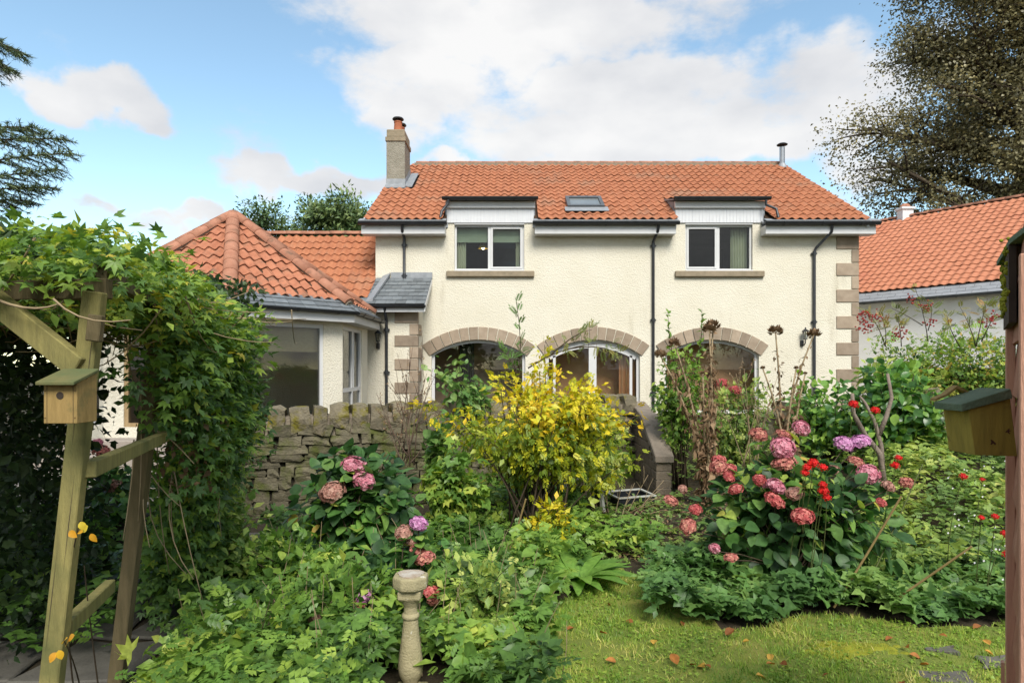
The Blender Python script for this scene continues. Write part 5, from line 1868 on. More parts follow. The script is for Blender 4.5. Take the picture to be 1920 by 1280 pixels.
# ---------------------------------------------------------------- ground cover masses
def gc_right(x, y):
    px = pxx(x, y)
    if y < 4.90 + .15 * math.sin(x * 3.1) + max(0, x - 3) * .15:
        return False
    return px > 1215 + (y - 5) * 10
cover('ground_cover', 'low dark green lobed ground cover in front of the big hydrangea', 3800, (.9, 4.9, 4.9, 6.2), gc_right, .34, [TL3, TL3, T3, TP5], .125, 'leaf_ground_blue', (.15, .75))
def gc_left(x, y):
    px = pxx(x, y)
    if px < 150 or (y < 5.2 and x > .22 + .22 * mnoise.noise(Vector((y * 3.1, x * 2, 6)))) or x > .4 + .1 * math.sin(y * 4):
        return False
    if (x + .617) ** 2 + (y - 3.9) ** 2 < .022:
        return False
    if y < 3.85 and abs(x / y + .158) < .06:
        return False
    return x > -2.1 - (y - 4) * .18
cover('ground_cover', 'dense mixed green ground cover around the stone baluster', 8200, (-3.2, .55, 3.25, 6.9), gc_left, .42, [TL3, TP5, TP, T3, TC, TFERN, TS, TO], .118, 'leaf_ground', (.1, .85))
cover('ground_cover', 'leafy green plants filling the ground below the yellow shrub', 2200, (-.9, 1.7, 6.0, 9.4), lambda x, y: pxx(x, y) < 1235 and not (x > .9 and y > 7.3) and not (.7 < x < 1.5 and y < 6.6), .28, [TL3, TP5, T3], .13, 'leaf_ground', (.2, .9))
cover('ground_cover', 'small pale weeds between hydrangea and buttress wall', 1300, (.5, 2.6, 6.35, 8.6), lambda x, y: pxx(x, y) > 1090, .10, [TP5, TS, TL], .075, 'leaf_weed', (.1, .7))
def gc_r2(x, y):
    return pxx(x, y) > 1600 + (y - 5.5) * 8 and pxx(x, y) < 2000
cover('ground_cover', 'tangled pale green weeds on the bank at the right', 8500, (3.0, 9.0, 5.6, 11.2), gc_r2, .55, [TP5, TS, TL3, TSN], .11, 'leaf_weed', (.1, .9))
cover('ground_cover', 'yellow-green weeds beside the steps behind the dried thistles', 2600, (2.2, 5.6, 8.6, 12.0), lambda x, y: pxx(x, y) > 1215, .62, [TP5, TS, TSN], .10, 'leaf_weed', (.2, .95))
cover('ground_cover', 'shaded green plants on the far side of the pergola path', 2600, (-6.5, -2.8, 4.2, 7.6), lambda x, y: pxx(x, y) < 300, .55, [TP5, TS, TL3], .13, 'leaf_ground', (.1, .7))
# dry stalks poking out of the left bed
cv = []
for x, y in region_points(90, -2.2, .3, 3.6, 6.2, gc_left):
    b_ = np.array((x, y, .02)); e_ = b_ + np.array((RNG.normal(0, .12), RNG.normal(0, .1), RNG.uniform(.3, .68)))
    cv.append((b_, (b_ + e_) / 2 + gauss(1, .05)[0], e_))
tag(stems_mesh(cv, .0035, .002, 5, 5).build('dry_stalks', 'twig_pale'), 'thin dry stalks poking out of the left flower bed', 'stalks', kind='stuff')
# litter of dry twigs on the bare patch by the tray
lv = Leaves()
pts = region_points(1500, .9, 2.9, 6.6, 8.8)
n = len(pts)
lv.add(TSN, np.column_stack([pts, np.array([ground_z(x, y) + .03 for x, y in pts]) + RNG.uniform(0, .03, n)]), gauss(n) * np.array((1, 1, .2)), gauss(n, .4) + np.array((0, 0, 1)), RNG.uniform(.03, .08, n), RNG.uniform(0, 1, n))
tag(lv.build('leaf_litter', 'leaf_dry'), 'dry brown leaf litter on bare earth near the black tray', 'leaf litter', kind='stuff')


# ---------------------------------------------------------------- shrubs
def plant(name, loc, label, cat, group=None):
    return thing(name, loc, label, cat, group)


def dome_shrub(name, label, cat, base, cen, rad, nst, nleaf, tpls, size, m, stem_m='twig', tints=(.1, .9), r0=.012, group=None, shell=.55, up=.5, jitter=.10, per=12, top_only=-.35, droop=.1, stem_t=.3, seed=0, clr=.09, spread=.05, high=None):
    """stems fan out of the base into an uneven dome; leaves in clumps along the upper stems"""
    base = np.array(base, float); cen = np.array(cen, float); rad = np.array(rad, float)
    t_ = plant(name, Vector(base), label, cat, group)
    dirs = unit(gauss(nst * 3)); dirs = dirs[dirs[:, 2] > top_only][:nst]
    k = RNG.uniform(shell, 1, len(dirs)) ** .7 * (1 + RNG.normal(0, jitter, len(dirs)))
    ends = cen + dirs * rad * k[:, None]
    curves = []
    cl_c = []; cl_o = []
    for e, dd in zip(ends, dirs):
        s = base + gauss(1, spread)[0] * np.array((1, 1, 0))
        mid = (s + e) / 2 + np.array((-(e - s)[0] * .25, -(e - s)[1] * .25, .12 * rad[2])) + gauss(1, .05)[0]
        curves.append((s, mid, e))
        ts = RNG.uniform(stem_t, 1.0, max(1, int(nleaf / per / len(ends)))) ** .75
        for q in bez(s, mid, e, ts):
            cl_c.append(q); cl_o.append(unit((q - cen) / rad))
    stems_mesh(curves, r0, r0 * .3).build('stems', stem_m, t_, smooth=True)
    lv = Leaves()
    cl_c = np.array(cl_c); cl_o = np.array(cl_o)
    which = RNG.integers(0, len(tpls), len(cl_c))
    for i, tp in enumerate(tpls):
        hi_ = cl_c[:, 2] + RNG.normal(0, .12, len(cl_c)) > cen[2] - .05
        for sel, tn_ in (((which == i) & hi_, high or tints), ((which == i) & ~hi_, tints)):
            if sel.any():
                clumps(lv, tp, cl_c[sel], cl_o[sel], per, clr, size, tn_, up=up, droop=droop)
    fo = lv.build('foliage', m, t_)
    return t_


# the golden shrub in the middle
gb = P(1010, 985, 7.3); gb.z = ground_z(gb.x, gb.y)
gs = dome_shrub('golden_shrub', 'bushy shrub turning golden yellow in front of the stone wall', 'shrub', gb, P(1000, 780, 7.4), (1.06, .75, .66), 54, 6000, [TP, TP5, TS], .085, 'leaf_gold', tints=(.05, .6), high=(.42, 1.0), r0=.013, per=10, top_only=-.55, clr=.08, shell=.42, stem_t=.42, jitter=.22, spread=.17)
gs2 = dome_shrub('golden_shrub', 'low golden branch clump below the large golden shrub', 'shrub', P(1030, 1060, 6.7), P(1040, 985, 6.6), (.22, .2, .30), 12, 520, [TP, TS], .085, 'leaf_gold', tints=(.15, .95), r0=.007, per=8, clr=.05)
gs3 = dome_shrub('leafy_shrub', 'loose yellow-green shrub leaning over the buttress wall', 'shrub', P(1120, 960, 8.2), P(1125, 840, 8.1), (.34, .3, .42), 18, 800, [TP, TP5], .11, 'leaf_weed', tints=(.4, 1), r0=.008, per=7, clr=.07)
# currant like shrub between hydrangea and golden shrub
dome_shrub('leafy_shrub', 'open green shrub with lobed leaves left of the golden shrub', 'shrub', P(850, 1000, 6.9), P(850, 905, 6.9), (.32, .32, .42), 20, 620, [TL, TL3], .12, 'leaf_ground', tints=(.3, 1), r0=.007, per=5, clr=.08)
dome_shrub('leafy_shrub', 'slender glossy leafed shoot with yellow leaves against the stone wall', 'shrub', P(825, 960, 7.8), P(822, 850, 7.8), (.12, .14, .62), 7, 160, [TO, TL], .14, 'leaf_ground_blue', tints=(.3, 1), r0=.008, per=4, clr=.05)
dome_shrub('leafy_shrub', 'grey-green shrub reaching over the wall below the first arch', 'shrub', P(900, 800, 9.6), P(850, 715, 9.3), (.40, .4, .40), 16, 380, [TO, TS], .11, 'leaf_ground_blue', tints=(.2, 1), r0=.009, per=5, clr=.10)


# rowan shoots in front of the arches
def rowan(name, label, curves, leaf, n, m='leaf_rowan', berries=(), group='rowan saplings', tpl=None, tints=(.1, .8)):
    b0 = Vector(curves[0][0])
    t_ = plant(name, b0, label, 'sapling', group)
    stems_mesh([[np.array(q, float) for q in c] for c in curves], .010, .003).build('stems', 'twig', t_, smooth=True)['kind'] = 'stuff'
    lv = Leaves()
    for c in curves:
        c = [np.array(q, float) for q in c]
        ts = RNG.uniform(.35, 1, n)
        pos = bez(*c[:3], ts)
        ax = unit(c[2] - c[0])
        d = unit(gauss(n)) + ax * .5 + np.array((0, 0, .15))
        lv.add(tpl or TFERN, pos, d, gauss(n, .4) + np.array((0, -.3, 1)), leaf * RNG.uniform(.6, 1.2, n), RNG.uniform(tints[0], tints[1], n))
    lv.build('foliage', m, t_)
    for q in berries:
        q = Vector(q)
        mb = MB()
        for k in range(16):
            c = q + Vector(gauss(1, .05)[0]) * Vector((1, 1, .5)).length / 1.5
            r_ = random.uniform(.014, .020)
            mb.lathe([(r_ * .35, -r_ * .9), (r_, -r_ * .3), (r_, r_ * .3), (r_ * .35, r_ * .9)], c, 6)
        mb.build('berry_cluster', 'berry_red', t_, smooth=True)['kind'] = 'stuff'
    return t_


rowan('rowan_shoot', 'thin upright shoot with ferny leaves before the first arch', [(P(965, 760, 8), P(985, 660, 8), P(968, 566, 8)), (P(972, 720, 8), P(975, 690, 8), P(940, 655, 8))], .17, 16, 'leaf_ground', tints=(.1, .5))
rowan('rowan_shoot', 'arching ferny branch with reddish tips across the middle arch', [(P(990, 690, 7.8), P(1060, 640, 7.8), P(1165, 642, 7.7)), (P(1030, 668, 7.8), P(1080, 620, 7.8), P(1110, 618, 7.8)), (P(1060, 655, 7.8), P(1130, 640, 7.7), P(1170, 668, 7.7))], .17, 16, 'leaf_rowan')


# ---------------------------------------------------------------- hydrangeas
def flower_head_mesh(name, m, seed, n=92, cup=-.25):
    rs = np.random.default_rng(seed)
    lv = Leaves()
    i = np.arange(n)
    z = 1 - (1 - cup) * (i + .5) / n
    g = i * 2.39996 + rs.normal(0, .12, n)
    r = np.sqrt(np.maximum(0, 1 - z * z))
    o = np.column_stack([r * np.cos(g), r * np.sin(g), z])
    o += rs.normal(0, .05, (n, 3))
    o = unit(o)
    pos = o * np.array((1, 1, .72)) * rs.uniform(.78, 1.06, (n, 1))
    tb = np.clip(rs.normal(.5, .22, n), 0, 1)
    a = unit(np.cross(o, rs.normal(0, 1, (n, 3))))
    b = np.cross(o, a)
    tp = (np.array([(0, 0, 0), (-.15, .14, .04), (.15, .14, .04), (0, .28, -.03)], float), np.array([(0, 2, 3), (0, 3, 1)]))
    for q in (a, b, -a, -b):
        lv.add(tp, pos, q + o * .25 + rs.normal(0, .12, (n, 3)), o, rs.uniform(.85, 1.15, n), np.clip(tb + rs.normal(0, .1, n), 0, 1))
    V = np.concatenate(lv.V); Fc = np.concatenate(lv.F); T = np.concatenate(lv.T)
    # core takes the darkest tint, painting the shade between the florets
    me = bpy.data.meshes.new(name)
    core = MB().lathe([(.05, -.35), (.6, -.2), (.8, .15), (.62, .45), (.2, .6)], (0, 0, 0), 10)
    nv = len(V)
    me.from_pydata(V.tolist() + core.v, [], Fc.tolist() + [tuple(i_ + nv for i_ in f_) for f_ in core.f])
    at = me.attributes.new('tint', 'FLOAT', 'POINT')
    at.data.foreach_set('value', np.concatenate([T, np.zeros(len(core.v))]).astype(np.float32))
    me.materials.append(MATS[m])
    return me


HEADS = {k: [flower_head_mesh('flower_head', 'petal_' + k, 10 * i + j) for j in range(2)] for i, k in enumerate(('pink', 'rust', 'mauve', 'red', 'dusty'))}
HL = []
for k in range(4):
    V, Fc = T_ovate(.36 + .03 * (k % 2), .07 + .05 * k, -.12 - .10 * k)
    me = bpy.data.meshes.new('leaf'); me.from_pydata(V.tolist(), [], Fc.tolist()); me.materials.append(MATS['leaf_hydrangea'])
    me.polygons.foreach_set('use_smooth', [True] * len(me.polygons))
    HL.append(me)


def put_leaf(me, name, pos, d, up, s, parent):
    d = Vector(d).normalized(); x = d.cross(Vector(up)).normalized(); z = x.cross(d)
    o = bpy.data.objects.new(name, me)
    o.matrix_basis = Matrix(((x.x * s, d.x * s, z.x * s, pos[0]), (x.y * s, d.y * s, z.y * s, pos[1]), (x.z * s, d.z * s, z.z * s, pos[2]), (0, 0, 0, 1)))
    return place(o, parent)


def hydrangea(label, base, cen, rad, nst, heads, leaf=.15, inner=1200, seed=0, single=250, top_only=-.3):
    rs = random.Random(seed)
    base = np.array(base, float); cen = np.array(cen, float); rad = np.array(rad, float)
    t_ = plant('hydrangea', Vector(base), label, 'hydrangea', 'hydrangea bushes')
    curves = []
    dirs = unit(gauss(nst * 4)); dirs = dirs[dirs[:, 2] > top_only][:nst]
    ends = cen + dirs * rad * RNG.uniform(.7, 1.0, (len(dirs), 1))
    tips = [e for e in ends]
    for (px, py, D, r, k) in heads:
        tips.append(np.array(P(px, py, D)) - np.array((0, 0, r * .4)))
    n = 0
    for q, e in enumerate(tips):
        s = base + gauss(1, .06)[0] * np.array((1, 1, 0))
        mid = (s + e) / 2 + np.array((-(e - s)[0] * .3, -(e - s)[1] * .3, .15))
        curves.append((s, mid, e))
        ax = unit(e - mid)
        sd = unit(np.cross(ax, gauss(1)[0]))
        for j, t in enumerate((.99, .90, .78, .64, .50)):
            p = bez(s, mid, e, [t])[0]
            if q >= len(ends) and j == 0:
                p = p - ax * .06
            a = sd if j % 2 == 0 else np.cross(ax, sd)
            for sg in (-1, 1):
                if n >= single:
                    continue
                dd = a * sg + ax * .35 + gauss(1, .15)[0] + np.array((0, 0, .05 - .15 * (j > 1)))
                up = ax * .6 + np.array((0, -.25, .9)) + gauss(1, .15)[0]
                put_leaf(HL[rs.randrange(4)], 'leaf', p, dd, up, leaf * rs.uniform(.65, 1.15) * (.7 if j == 0 else 1), t_)
                n += 1
    stems_mesh(curves, .008, .004, 5).build('stems', 'twig', t_, smooth=True)
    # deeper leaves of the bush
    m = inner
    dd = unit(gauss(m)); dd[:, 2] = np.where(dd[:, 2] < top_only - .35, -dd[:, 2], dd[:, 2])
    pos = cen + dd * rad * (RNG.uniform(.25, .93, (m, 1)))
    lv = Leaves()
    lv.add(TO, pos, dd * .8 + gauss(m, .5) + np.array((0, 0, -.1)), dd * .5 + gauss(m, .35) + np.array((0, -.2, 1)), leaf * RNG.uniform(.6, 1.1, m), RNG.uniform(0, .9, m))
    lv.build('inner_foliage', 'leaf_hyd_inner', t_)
    for i, (px, py, D, r, k) in enumerate(heads):
        o = bpy.data.objects.new('flower_head', HEADS[k][i % 2])
        p = P(px, py, D)
        o.matrix_basis = Matrix.Translation(p) @ Matrix.Rotation(rs.uniform(-.5, .5), 4, 'Y') @ Matrix.Rotation(rs.uniform(.1, .75), 4, 'X') @ Matrix.Rotation(rs.uniform(0, 6), 4, 'Z') @ Matrix.Diagonal((r * rs.uniform(.78, 1.05), r * rs.uniform(.78, 1.05), r * rs.uniform(.62, .95), 1))
        place(o, t_)
    return t_


hb = P(1480, 1130, 5.75); hb.z = 0
heads_r = [(1422, 815, 6.1, .085, 'rust'), (1470, 815, 6.2, .08, 'rust'), (1502, 803, 6.2, .095, 'pink'), (1468, 840, 5.9, .125, 'pink'), (1470, 868, 5.85, .11, 'rust'),
           (1582, 832, 6.0, .10, 'mauve'), (1612, 828, 6.05, .095, 'mauve'), (1628, 888, 5.6, .095, 'pink'), (1605, 866, 5.9, .08, 'rust'), (1348, 862, 6.0, .07, 'red'), (1347, 876, 5.9, .08, 'rust'),
           (1368, 880, 5.9, .07, 'red'), (1366, 895, 5.8, .06, 'red'), (1380, 917, 5.6, .075, 'red'), (1424, 900, 5.6, .07, 'red'), (1435, 908, 5.6, .06, 'pink'), (1455, 911, 5.45, .08, 'pink'),
           (1452, 938, 5.4, .085, 'red'), (1490, 925, 5.4, .08, 'dusty'), (1505, 968, 5.2, .095, 'red'), (1258, 938, 5.9, .065, 'rust'), (1280, 917, 6.0, .055, 'dusty'), (1304, 955, 5.7, .07, 'red'),
           (1290, 986, 5.6, .085, 'rust'), (1340, 1028, 5.4, .055, 'pink'), (1370, 1045, 5.35, .055, 'rust'), (1700, 905, 5.6, .07, 'rust'), (1665, 912, 5.5, .06, 'dusty'), (1652, 942, 5.4, .045, 'red'), (1560, 880, 5.9, .07, 'dusty')]
hyd_r = hydrangea('large hydrangea bush crowded with pink and rust heads at the right', hb, P(1500, 985, 5.85), (1.02, .62, .62), 26, heads_r, leaf=.165, inner=900, seed=1, single=290, top_only=-.15)
hb2 = P(660, 1100, 5.9); hb2.z = 0
heads_l = [(663, 870, 6.0, .105, 'pink'), (682, 900, 5.85, .115, 'pink'), (623, 922, 5.8, .12, 'dusty')]
hyd_l = hydrangea('green hydrangea bush with three pink heads against the stone wall', hb2, P(672, 950, 6.2), (.68, .5, .62), 30, heads_l, leaf=.165, inner=700, seed=2, single=280, top_only=-.3)
hb3 = P(780, 1120, 4.9); hb3.z = 0
heads_m = [(785, 981, 4.9, .075, 'mauve'), (758, 998, 4.9, .075, 'dusty'), (770, 1012, 4.95, .07, 'dusty'), (783, 1030, 4.9, .07, 'rust'), (795, 1046, 4.8, .085, 'rust'), (808, 1108, 4.6, .065, 'red'), (812, 1122, 4.6, .05, 'rust'),
           (683, 1118, 4.5, .055, 'mauve'), (676, 1128, 4.5, .045, 'rust'), (592, 1162, 4.3, .05, 'dusty')]
hyd_m = hydrangea('small hydrangea with a column of faded heads behind the baluster', hb3, P(760, 1090, 5.0), (.5, .4, .38), 12, heads_m, leaf=.13, inner=260, seed=3, single=150)
hb4 = P(200, 960, 6.9); hb4.z = ground_z(hb4.x, hb4.y)
hyd_p = hydrangea('faded hydrangea by the patio seen through the pergola', hb4, P(205, 930, 6.9), (.40, .35, .42), 10, [(190, 846, 6.9, .09, 'rust'), (212, 905, 6.8, .10, 'dusty'), (204, 915, 6.8, .08, 'dusty'), (182, 832, 6.9, .07, 'pink')], leaf=.13, inner=260, seed=4, single=120)

# scarlet geraniums and roses
GER = None
def scarlet(px, py, D, r, label, m='scarlet'):
    p = P(px, py, D)
    t_ = plant('red_flower', (p.x, p.y, ground_z(p.x, p.y)), label, 'flower', 'scarlet flowers in the border')
    o = bpy.data.objects.new('flower_head', SC_HEADS[0] if r > .04 else SC_HEADS[1])
    o.matrix_basis = Matrix.Translation(p) @ Matrix.Rotation(.5, 4, 'X') @ Matrix.Scale(r, 4)
    place(o, t_)
    b = np.array((p.x + random.uniform(-.1, .1), p.y + .1, max(ground_z(p.x, p.y), p.z - .8)))
    stems_mesh([(b, (b + np.array(p)) / 2 + gauss(1, .04)[0], np.array(p) - np.array((0, 0, r * .3)))], .004, .003, 5).build('stem', 'stem_green', t_)
    lv = Leaves()
    k = 8
    lv.add(TS, np.repeat(np.array([p]), k, 0) + gauss(k, .05) - np.array((0, 0, .10)), gauss(k), gauss(k, .3) + np.array((0, 0, 1)), .06, RNG.uniform(.3, .9, k))
    lv.build('foliage', 'leaf_ground', t_)


SC_HEADS = [flower_head_mesh('flower_head', 'petal_scarlet', 77, 40), flower_head_mesh('flower_head', 'petal_scarlet', 78, 22)]
for (px, py, D, r, lab) in ((1601, 758, 7.3, .055, 'scarlet flower nearest the cut tree limb'), (1641, 769, 7.3, .050, 'scarlet flower between the two cut tree limbs'),
                            (1525, 868, 5.3, .045, 'highest scarlet bloom in the cluster over the big hydrangea'), (1513, 876, 5.3, .038, 'second scarlet bloom in the cluster over the hydrangea'), (1509, 886, 5.3, .036, 'lowest left scarlet bloom of the upper hydrangea cluster'),
                            (1543, 876, 5.3, .038, 'lone scarlet bloom right of the upper hydrangea cluster'), (1543, 908, 5.2, .034, 'topmost scarlet bloom of the lower hydrangea cluster'), (1544, 920, 5.2, .042, 'middle scarlet bloom of the lower hydrangea cluster'),
                            (1550, 932, 5.2, .036, 'lowest scarlet bloom of the lower hydrangea cluster'), (1684, 858, 6.0, .036, 'small scarlet bloom above the yellowing leaves'), (1678, 872, 6.0, .042, 'scarlet bloom at the right edge of the hydrangea'),
                            (1806, 893, 5.6, .036, 'scarlet bloom in the weeds left of the mossy bird box'), (1842, 899, 5.6, .024, 'tiny scarlet bloom below the mossy bird box'), (1866, 968, 5.2, .030, 'scarlet bloom low by the shed, topmost of three'), (1884, 1000, 5.2, .034, 'scarlet bloom low by the shed, middle of three'),
                            (1889, 1040, 5.0, .040, 'scarlet bloom touching the shed edge, lowest of three'), (1840, 970, 5.3, .026, 'pale scarlet bloom among white flowers by the shed')):
    scarlet(px, py, D, r, lab)
for (px, py, D, r, lab) in ((1353, 720, 9.4, .10, 'left red hydrangea head showing before the third arch'), (1378, 733, 9.4, .10, 'right red hydrangea head showing before the third arch')):
    p = P(px, py, D)
    t_ = plant('red_flower', (p.x, p.y, ground_z(p.x, p.y)), lab, 'flower', 'red heads before the third arch')
    o = bpy.data.objects.new('flower_head', HEADS['red'][0]); o.matrix_basis = Matrix.Translation(p) @ Matrix.Scale(r, 4); place(o, t_)
    b = np.array((p.x, p.y, ground_z(p.x, p.y)))
    stems_mesh([(b, (b + np.array(p)) / 2 + np.array((.05, 0, 0)), np.array(p))], .006, .004, 5).build('stem', 'stem_green', t_)
# dots of small white and yellow flowers
lv = Leaves()
pts = region_points(46, 3.5, 6.2, 4.9, 7.5, lambda x, y: 1770 < pxx(x, y) < 1900)
for (x, y) in pts:
    z = ground_z(x, y) + RNG.uniform(.25, .6)
    g = np.arange(5) * 1.2566
    lv.add(TSW, np.tile((x, y, z), (5, 1)), np.column_stack([np.cos(g), np.full(5, -.3), np.sin(g)]), np.tile((0, -1, .4), (5, 1)), .011, RNG.uniform(.5, 1, 5))
leafmat('petal_white', [(0, (.62, .55, .62)), (1, (.78, .76, .78))], trans=.2)
tag(lv.build('white_flowers', 'petal_white'), 'tiny white flowers dotted through the weeds by the shed', 'flowers', kind='stuff')

# ---------------------------------------------------------------- dried cardoon stalks
def cardoon(label, base, heads, dry=1.0, tint=(.0, .9)):
    t_ = plant('dried_thistle', base, label, 'thistle', 'dried thistle clumps')
    curves = []; base = np.array(base, float)
    lv = Leaves(); hv = []
    for (px, py, D, r) in heads:
        e = np.array(P(px, py, D))
        s = base + gauss(1, .08)[0] * np.array((1, 1, 0))
        mid = (s + e) / 2 + np.array((-(e - s)[0] * .28, 0, .15))
        curves.append((s, mid, e))
        n = int(80 * dry)
        ts = RNG.uniform(.05, .92, n)
        pos = bez(s, mid, e, ts) + gauss(n, .025)
        lv.add(TSN, pos, gauss(n, .5) + np.array((0, 0, -.9)), gauss(n), RNG.uniform(.06, .17, n) * (1.35 - ts), RNG.uniform(tint[0], tint[1], n))
        # head: overlapping bracts
        k = 60
        z = 1 - 1.7 * (np.arange(k) + .5) / k
        g = np.arange(k) * 2.39996
        rr = np.sqrt(1 - z * z)
        o = np.column_stack([rr * np.cos(g), rr * np.sin(g), z])
        hl = Leaves()
        hl.add(TSW, e + o * np.array((1.1, 1.1, .7)) * r * .55, o * .8 + np.array((0, 0, .45)) + gauss(k, .16), o, r * RNG.uniform(.55, .95, k), RNG.uniform(.05, .75, k))
        hd = hl.build('seed_head', 'leaf_dry', t_, kind=None)
    stems_mesh(curves, .020, .009, 7).build('stalks', 'twig_pale', t_, smooth=True)
    lv.build('withered_leaves', 'leaf_dry', t_)
    return t_


cardoon('tall dried thistle clump with brown heads before the third arch', (P(1330, 905, 8.0).x, 8.0, ground_z(2.5, 8)), [(1337, 611, 8.0, .085), (1330, 618, 7.95, .08), (1265, 645, 8.0, .075), (1238, 666, 7.9, .07), (1318, 700, 8.0, .03), (1345, 760, 8.0, .03)], dry=2.4)
cardoon('second dried thistle clump with two brown heads beside the drainpipe', (P(1475, 900, 8.3).x, 8.3, ground_z(3.6, 8.3)), [(1454, 622, 8.3, .085), (1526, 627, 8.3, .075), (1493, 690, 8.3, .03), (1430, 690, 8.3, .03), (1510, 700, 8.4, .025)], dry=1.0)

# climber shoots at the third arch
dome_shrub('leafy_shrub', 'tall green climber sending up shoots left of the third arch', 'shrub', (P(1275, 860, 9.0).x, 9.0, .3), P(1272, 735, 9.0), (.32, .3, .85), 24, 1500, [TS, TL], .085, 'leaf_ground', tints=(.2, .9), r0=.012, per=8, clr=.07)
for (px, py, lab) in ((1252, 585, 'thin upright leafy shoot beside the drainpipe'), (1316, 580, 'thin upright pale green shoot over the third arch')):
    rowan('leafy_shoot', lab, [(P(1285, 740, 9), P(px + 4, 680, 9), P(px, py, 9))], .085, 46, 'leaf_ground', tpl=TS, group='leafy shoots', tints=(.2, .9))

dome_shrub('leafy_shrub', 'loose green shrub around the red heads under the third arch', 'shrub', (P(1375, 850, 9.3).x, 9.3, .35), P(1375, 765, 9.3), (.55, .4, .55), 26, 1100, [TS, TP5], .10, 'leaf_weed', tints=(.1, .8), r0=.008, per=7, clr=.10)

# ---------------------------------------------------------------- bare twiggy shrub by the wall
def twiggy(label, base, tips, m='twig_purple', seeds=True):
    t_ = plant('bare_shrub', base, label, 'shrub', 'bare twiggy shrubs')
    curves = []
    base = np.array(base, float)
    lv = Leaves()
    for (px, py, D) in tips:
        e = np.array(P(px, py, D))
        s = base + gauss(1, .07)[0] * np.array((1, 1, .1))
        mid = (s + e) / 2 + gauss(1, .06)[0]
        curves.append((s, mid, e, 1.0))
        for k in range(4):
            t = RNG.uniform(.35, .9)
            a = bez(s, mid, e, [t])[0]
            q = a + (e - s) * .3 * RNG.uniform(.5, 1) + gauss(1, .09)[0]
            curves.append((a, (a + q) / 2 + gauss(1, .02)[0], q, .55))
            if seeds:
                n = 9
                ts = RNG.uniform(.4, 1, n)
                lv.add(TSN, bez(a, (a + q) / 2, q, ts), gauss(n), gauss(n), RNG.uniform(.02, .04, n), RNG.uniform(.2, 1, n))
    stems_mesh(curves, .008, .0025, 5, 5).build('twigs', m, t_, smooth=True)
    if seeds:
        lv.build('dry_seeds', 'leaf_dry', t_)
    return t_


twiggy('bare purplish twiggy shrub in front of the wall coping', P(755, 870, 8.0), [(705, 735, 8), (720, 760, 8), (742, 690, 8), (760, 700, 8), (775, 640, 8), (790, 660, 8), (800, 700, 8), (812, 690, 8), (738, 740, 8), (830, 760, 8), (785, 720, 8), (728, 790, 8)])
twiggy('tangle of bare pale twigs lying before the buttress wall', P(1150, 990, 7.9), [(1120, 890, 8), (1170, 880, 8), (1215, 890, 7.9), (1235, 930, 7.8), (1100, 930, 8), (1245, 900, 8), (1190, 905, 7.9), (1210, 960, 7.8)], m='twig_pale', seeds=False)
twiggy('grey twiggy undergrowth around the dried thistles', P(1400, 880, 8.6), [(1380, 700, 8.7), (1410, 720, 8.7), (1440, 740, 8.7), (1355, 760, 8.5), (1420, 760, 8.7), (1395, 690, 8.6), (1460, 700, 8.6)], m='twig_pale')

# ---------------------------------------------------------------- cut back tree and evergreen at the right
ct = plant('pruned_tree', (P(1650, 900, 7.6).x, 7.6, ground_z(4.4, 7.6)), 'hard pruned small tree with bare forked limbs beside the scarlet flowers', 'tree')
cb = P(1660, 930, 7.6)
limbs = [[cb, P(1650, 850, 7.6), P(1622, 815, 7.6), P(1600, 775, 7.55), P(1598, 738, 7.5)], [P(1655, 880, 7.6), P(1652, 835, 7.6), P(1640, 790, 7.6), P(1622, 755, 7.65), P(1612, 742, 7.65)], [P(1648, 815, 7.6), P(1662, 780, 7.6), P(1672, 745, 7.6), P(1664, 700, 7.6)]]
for i, l in enumerate(limbs):
    MB().tube(l, [.038 - .0045 * k - (.008 if i else 0) for k in range(len(l))], 9).build('trunk' if i == 0 else 'limb', 'bark_grey', ct, smooth=True)
dome_shrub('laurel', 'glossy evergreen shrub at the corner of the house', 'shrub', (P(1560, 820, 9.6).x, 9.6, .5), P(1580, 775, 9.6), (.95, .6, .50), 34, 1900, [TO, TS], .12, 'leaf_laurel', tints=(.1, 1), r0=.014, per=7, clr=.12)
dome_shrub('laurel', 'upright glossy evergreen shrub behind the pruned tree', 'shrub', (P(1690, 850, 8.8).x, 8.8, .6), P(1690, 765, 8.8), (.62, .5, .66), 30, 1800, [TO, TS], .125, 'leaf_laurel', tints=(.05, .9), r0=.014, per=7, clr=.11)
dome_shrub('leafy_shrub', 'bright yellow-green shoots rising above the laurel', 'shrub', P(1650, 760, 9.4), P(1655, 705, 9.4), (.30, .25, .26), 9, 190, [TSN], .17, 'leaf_weed', tints=(.6, 1), r0=.006, per=6, clr=.05)
# mossy stone half buried in the bank
sm = stone_mesh('boulder', 300, .35, .12, 2); sm.materials.append(MATS['rubble_pale'])
for (px, py, D, s, lab) in ((1738, 748, 9.2, .36, 'pale lichened boulder on the weedy bank'), (1760, 790, 9.0, .30, 'lower half buried boulder on the weedy bank')):
    o = bpy.data.objects.new('boulder', sm); p = P(px, py, D)
    o.matrix_basis = Matrix.Translation(p) @ Matrix.Rotation(px, 4, 'Z') @ Matrix.Diagonal((s, s * .8, s * .9, 1)); COL.objects.link(o)
    tag(o, lab, 'boulder', 'boulders on the bank')

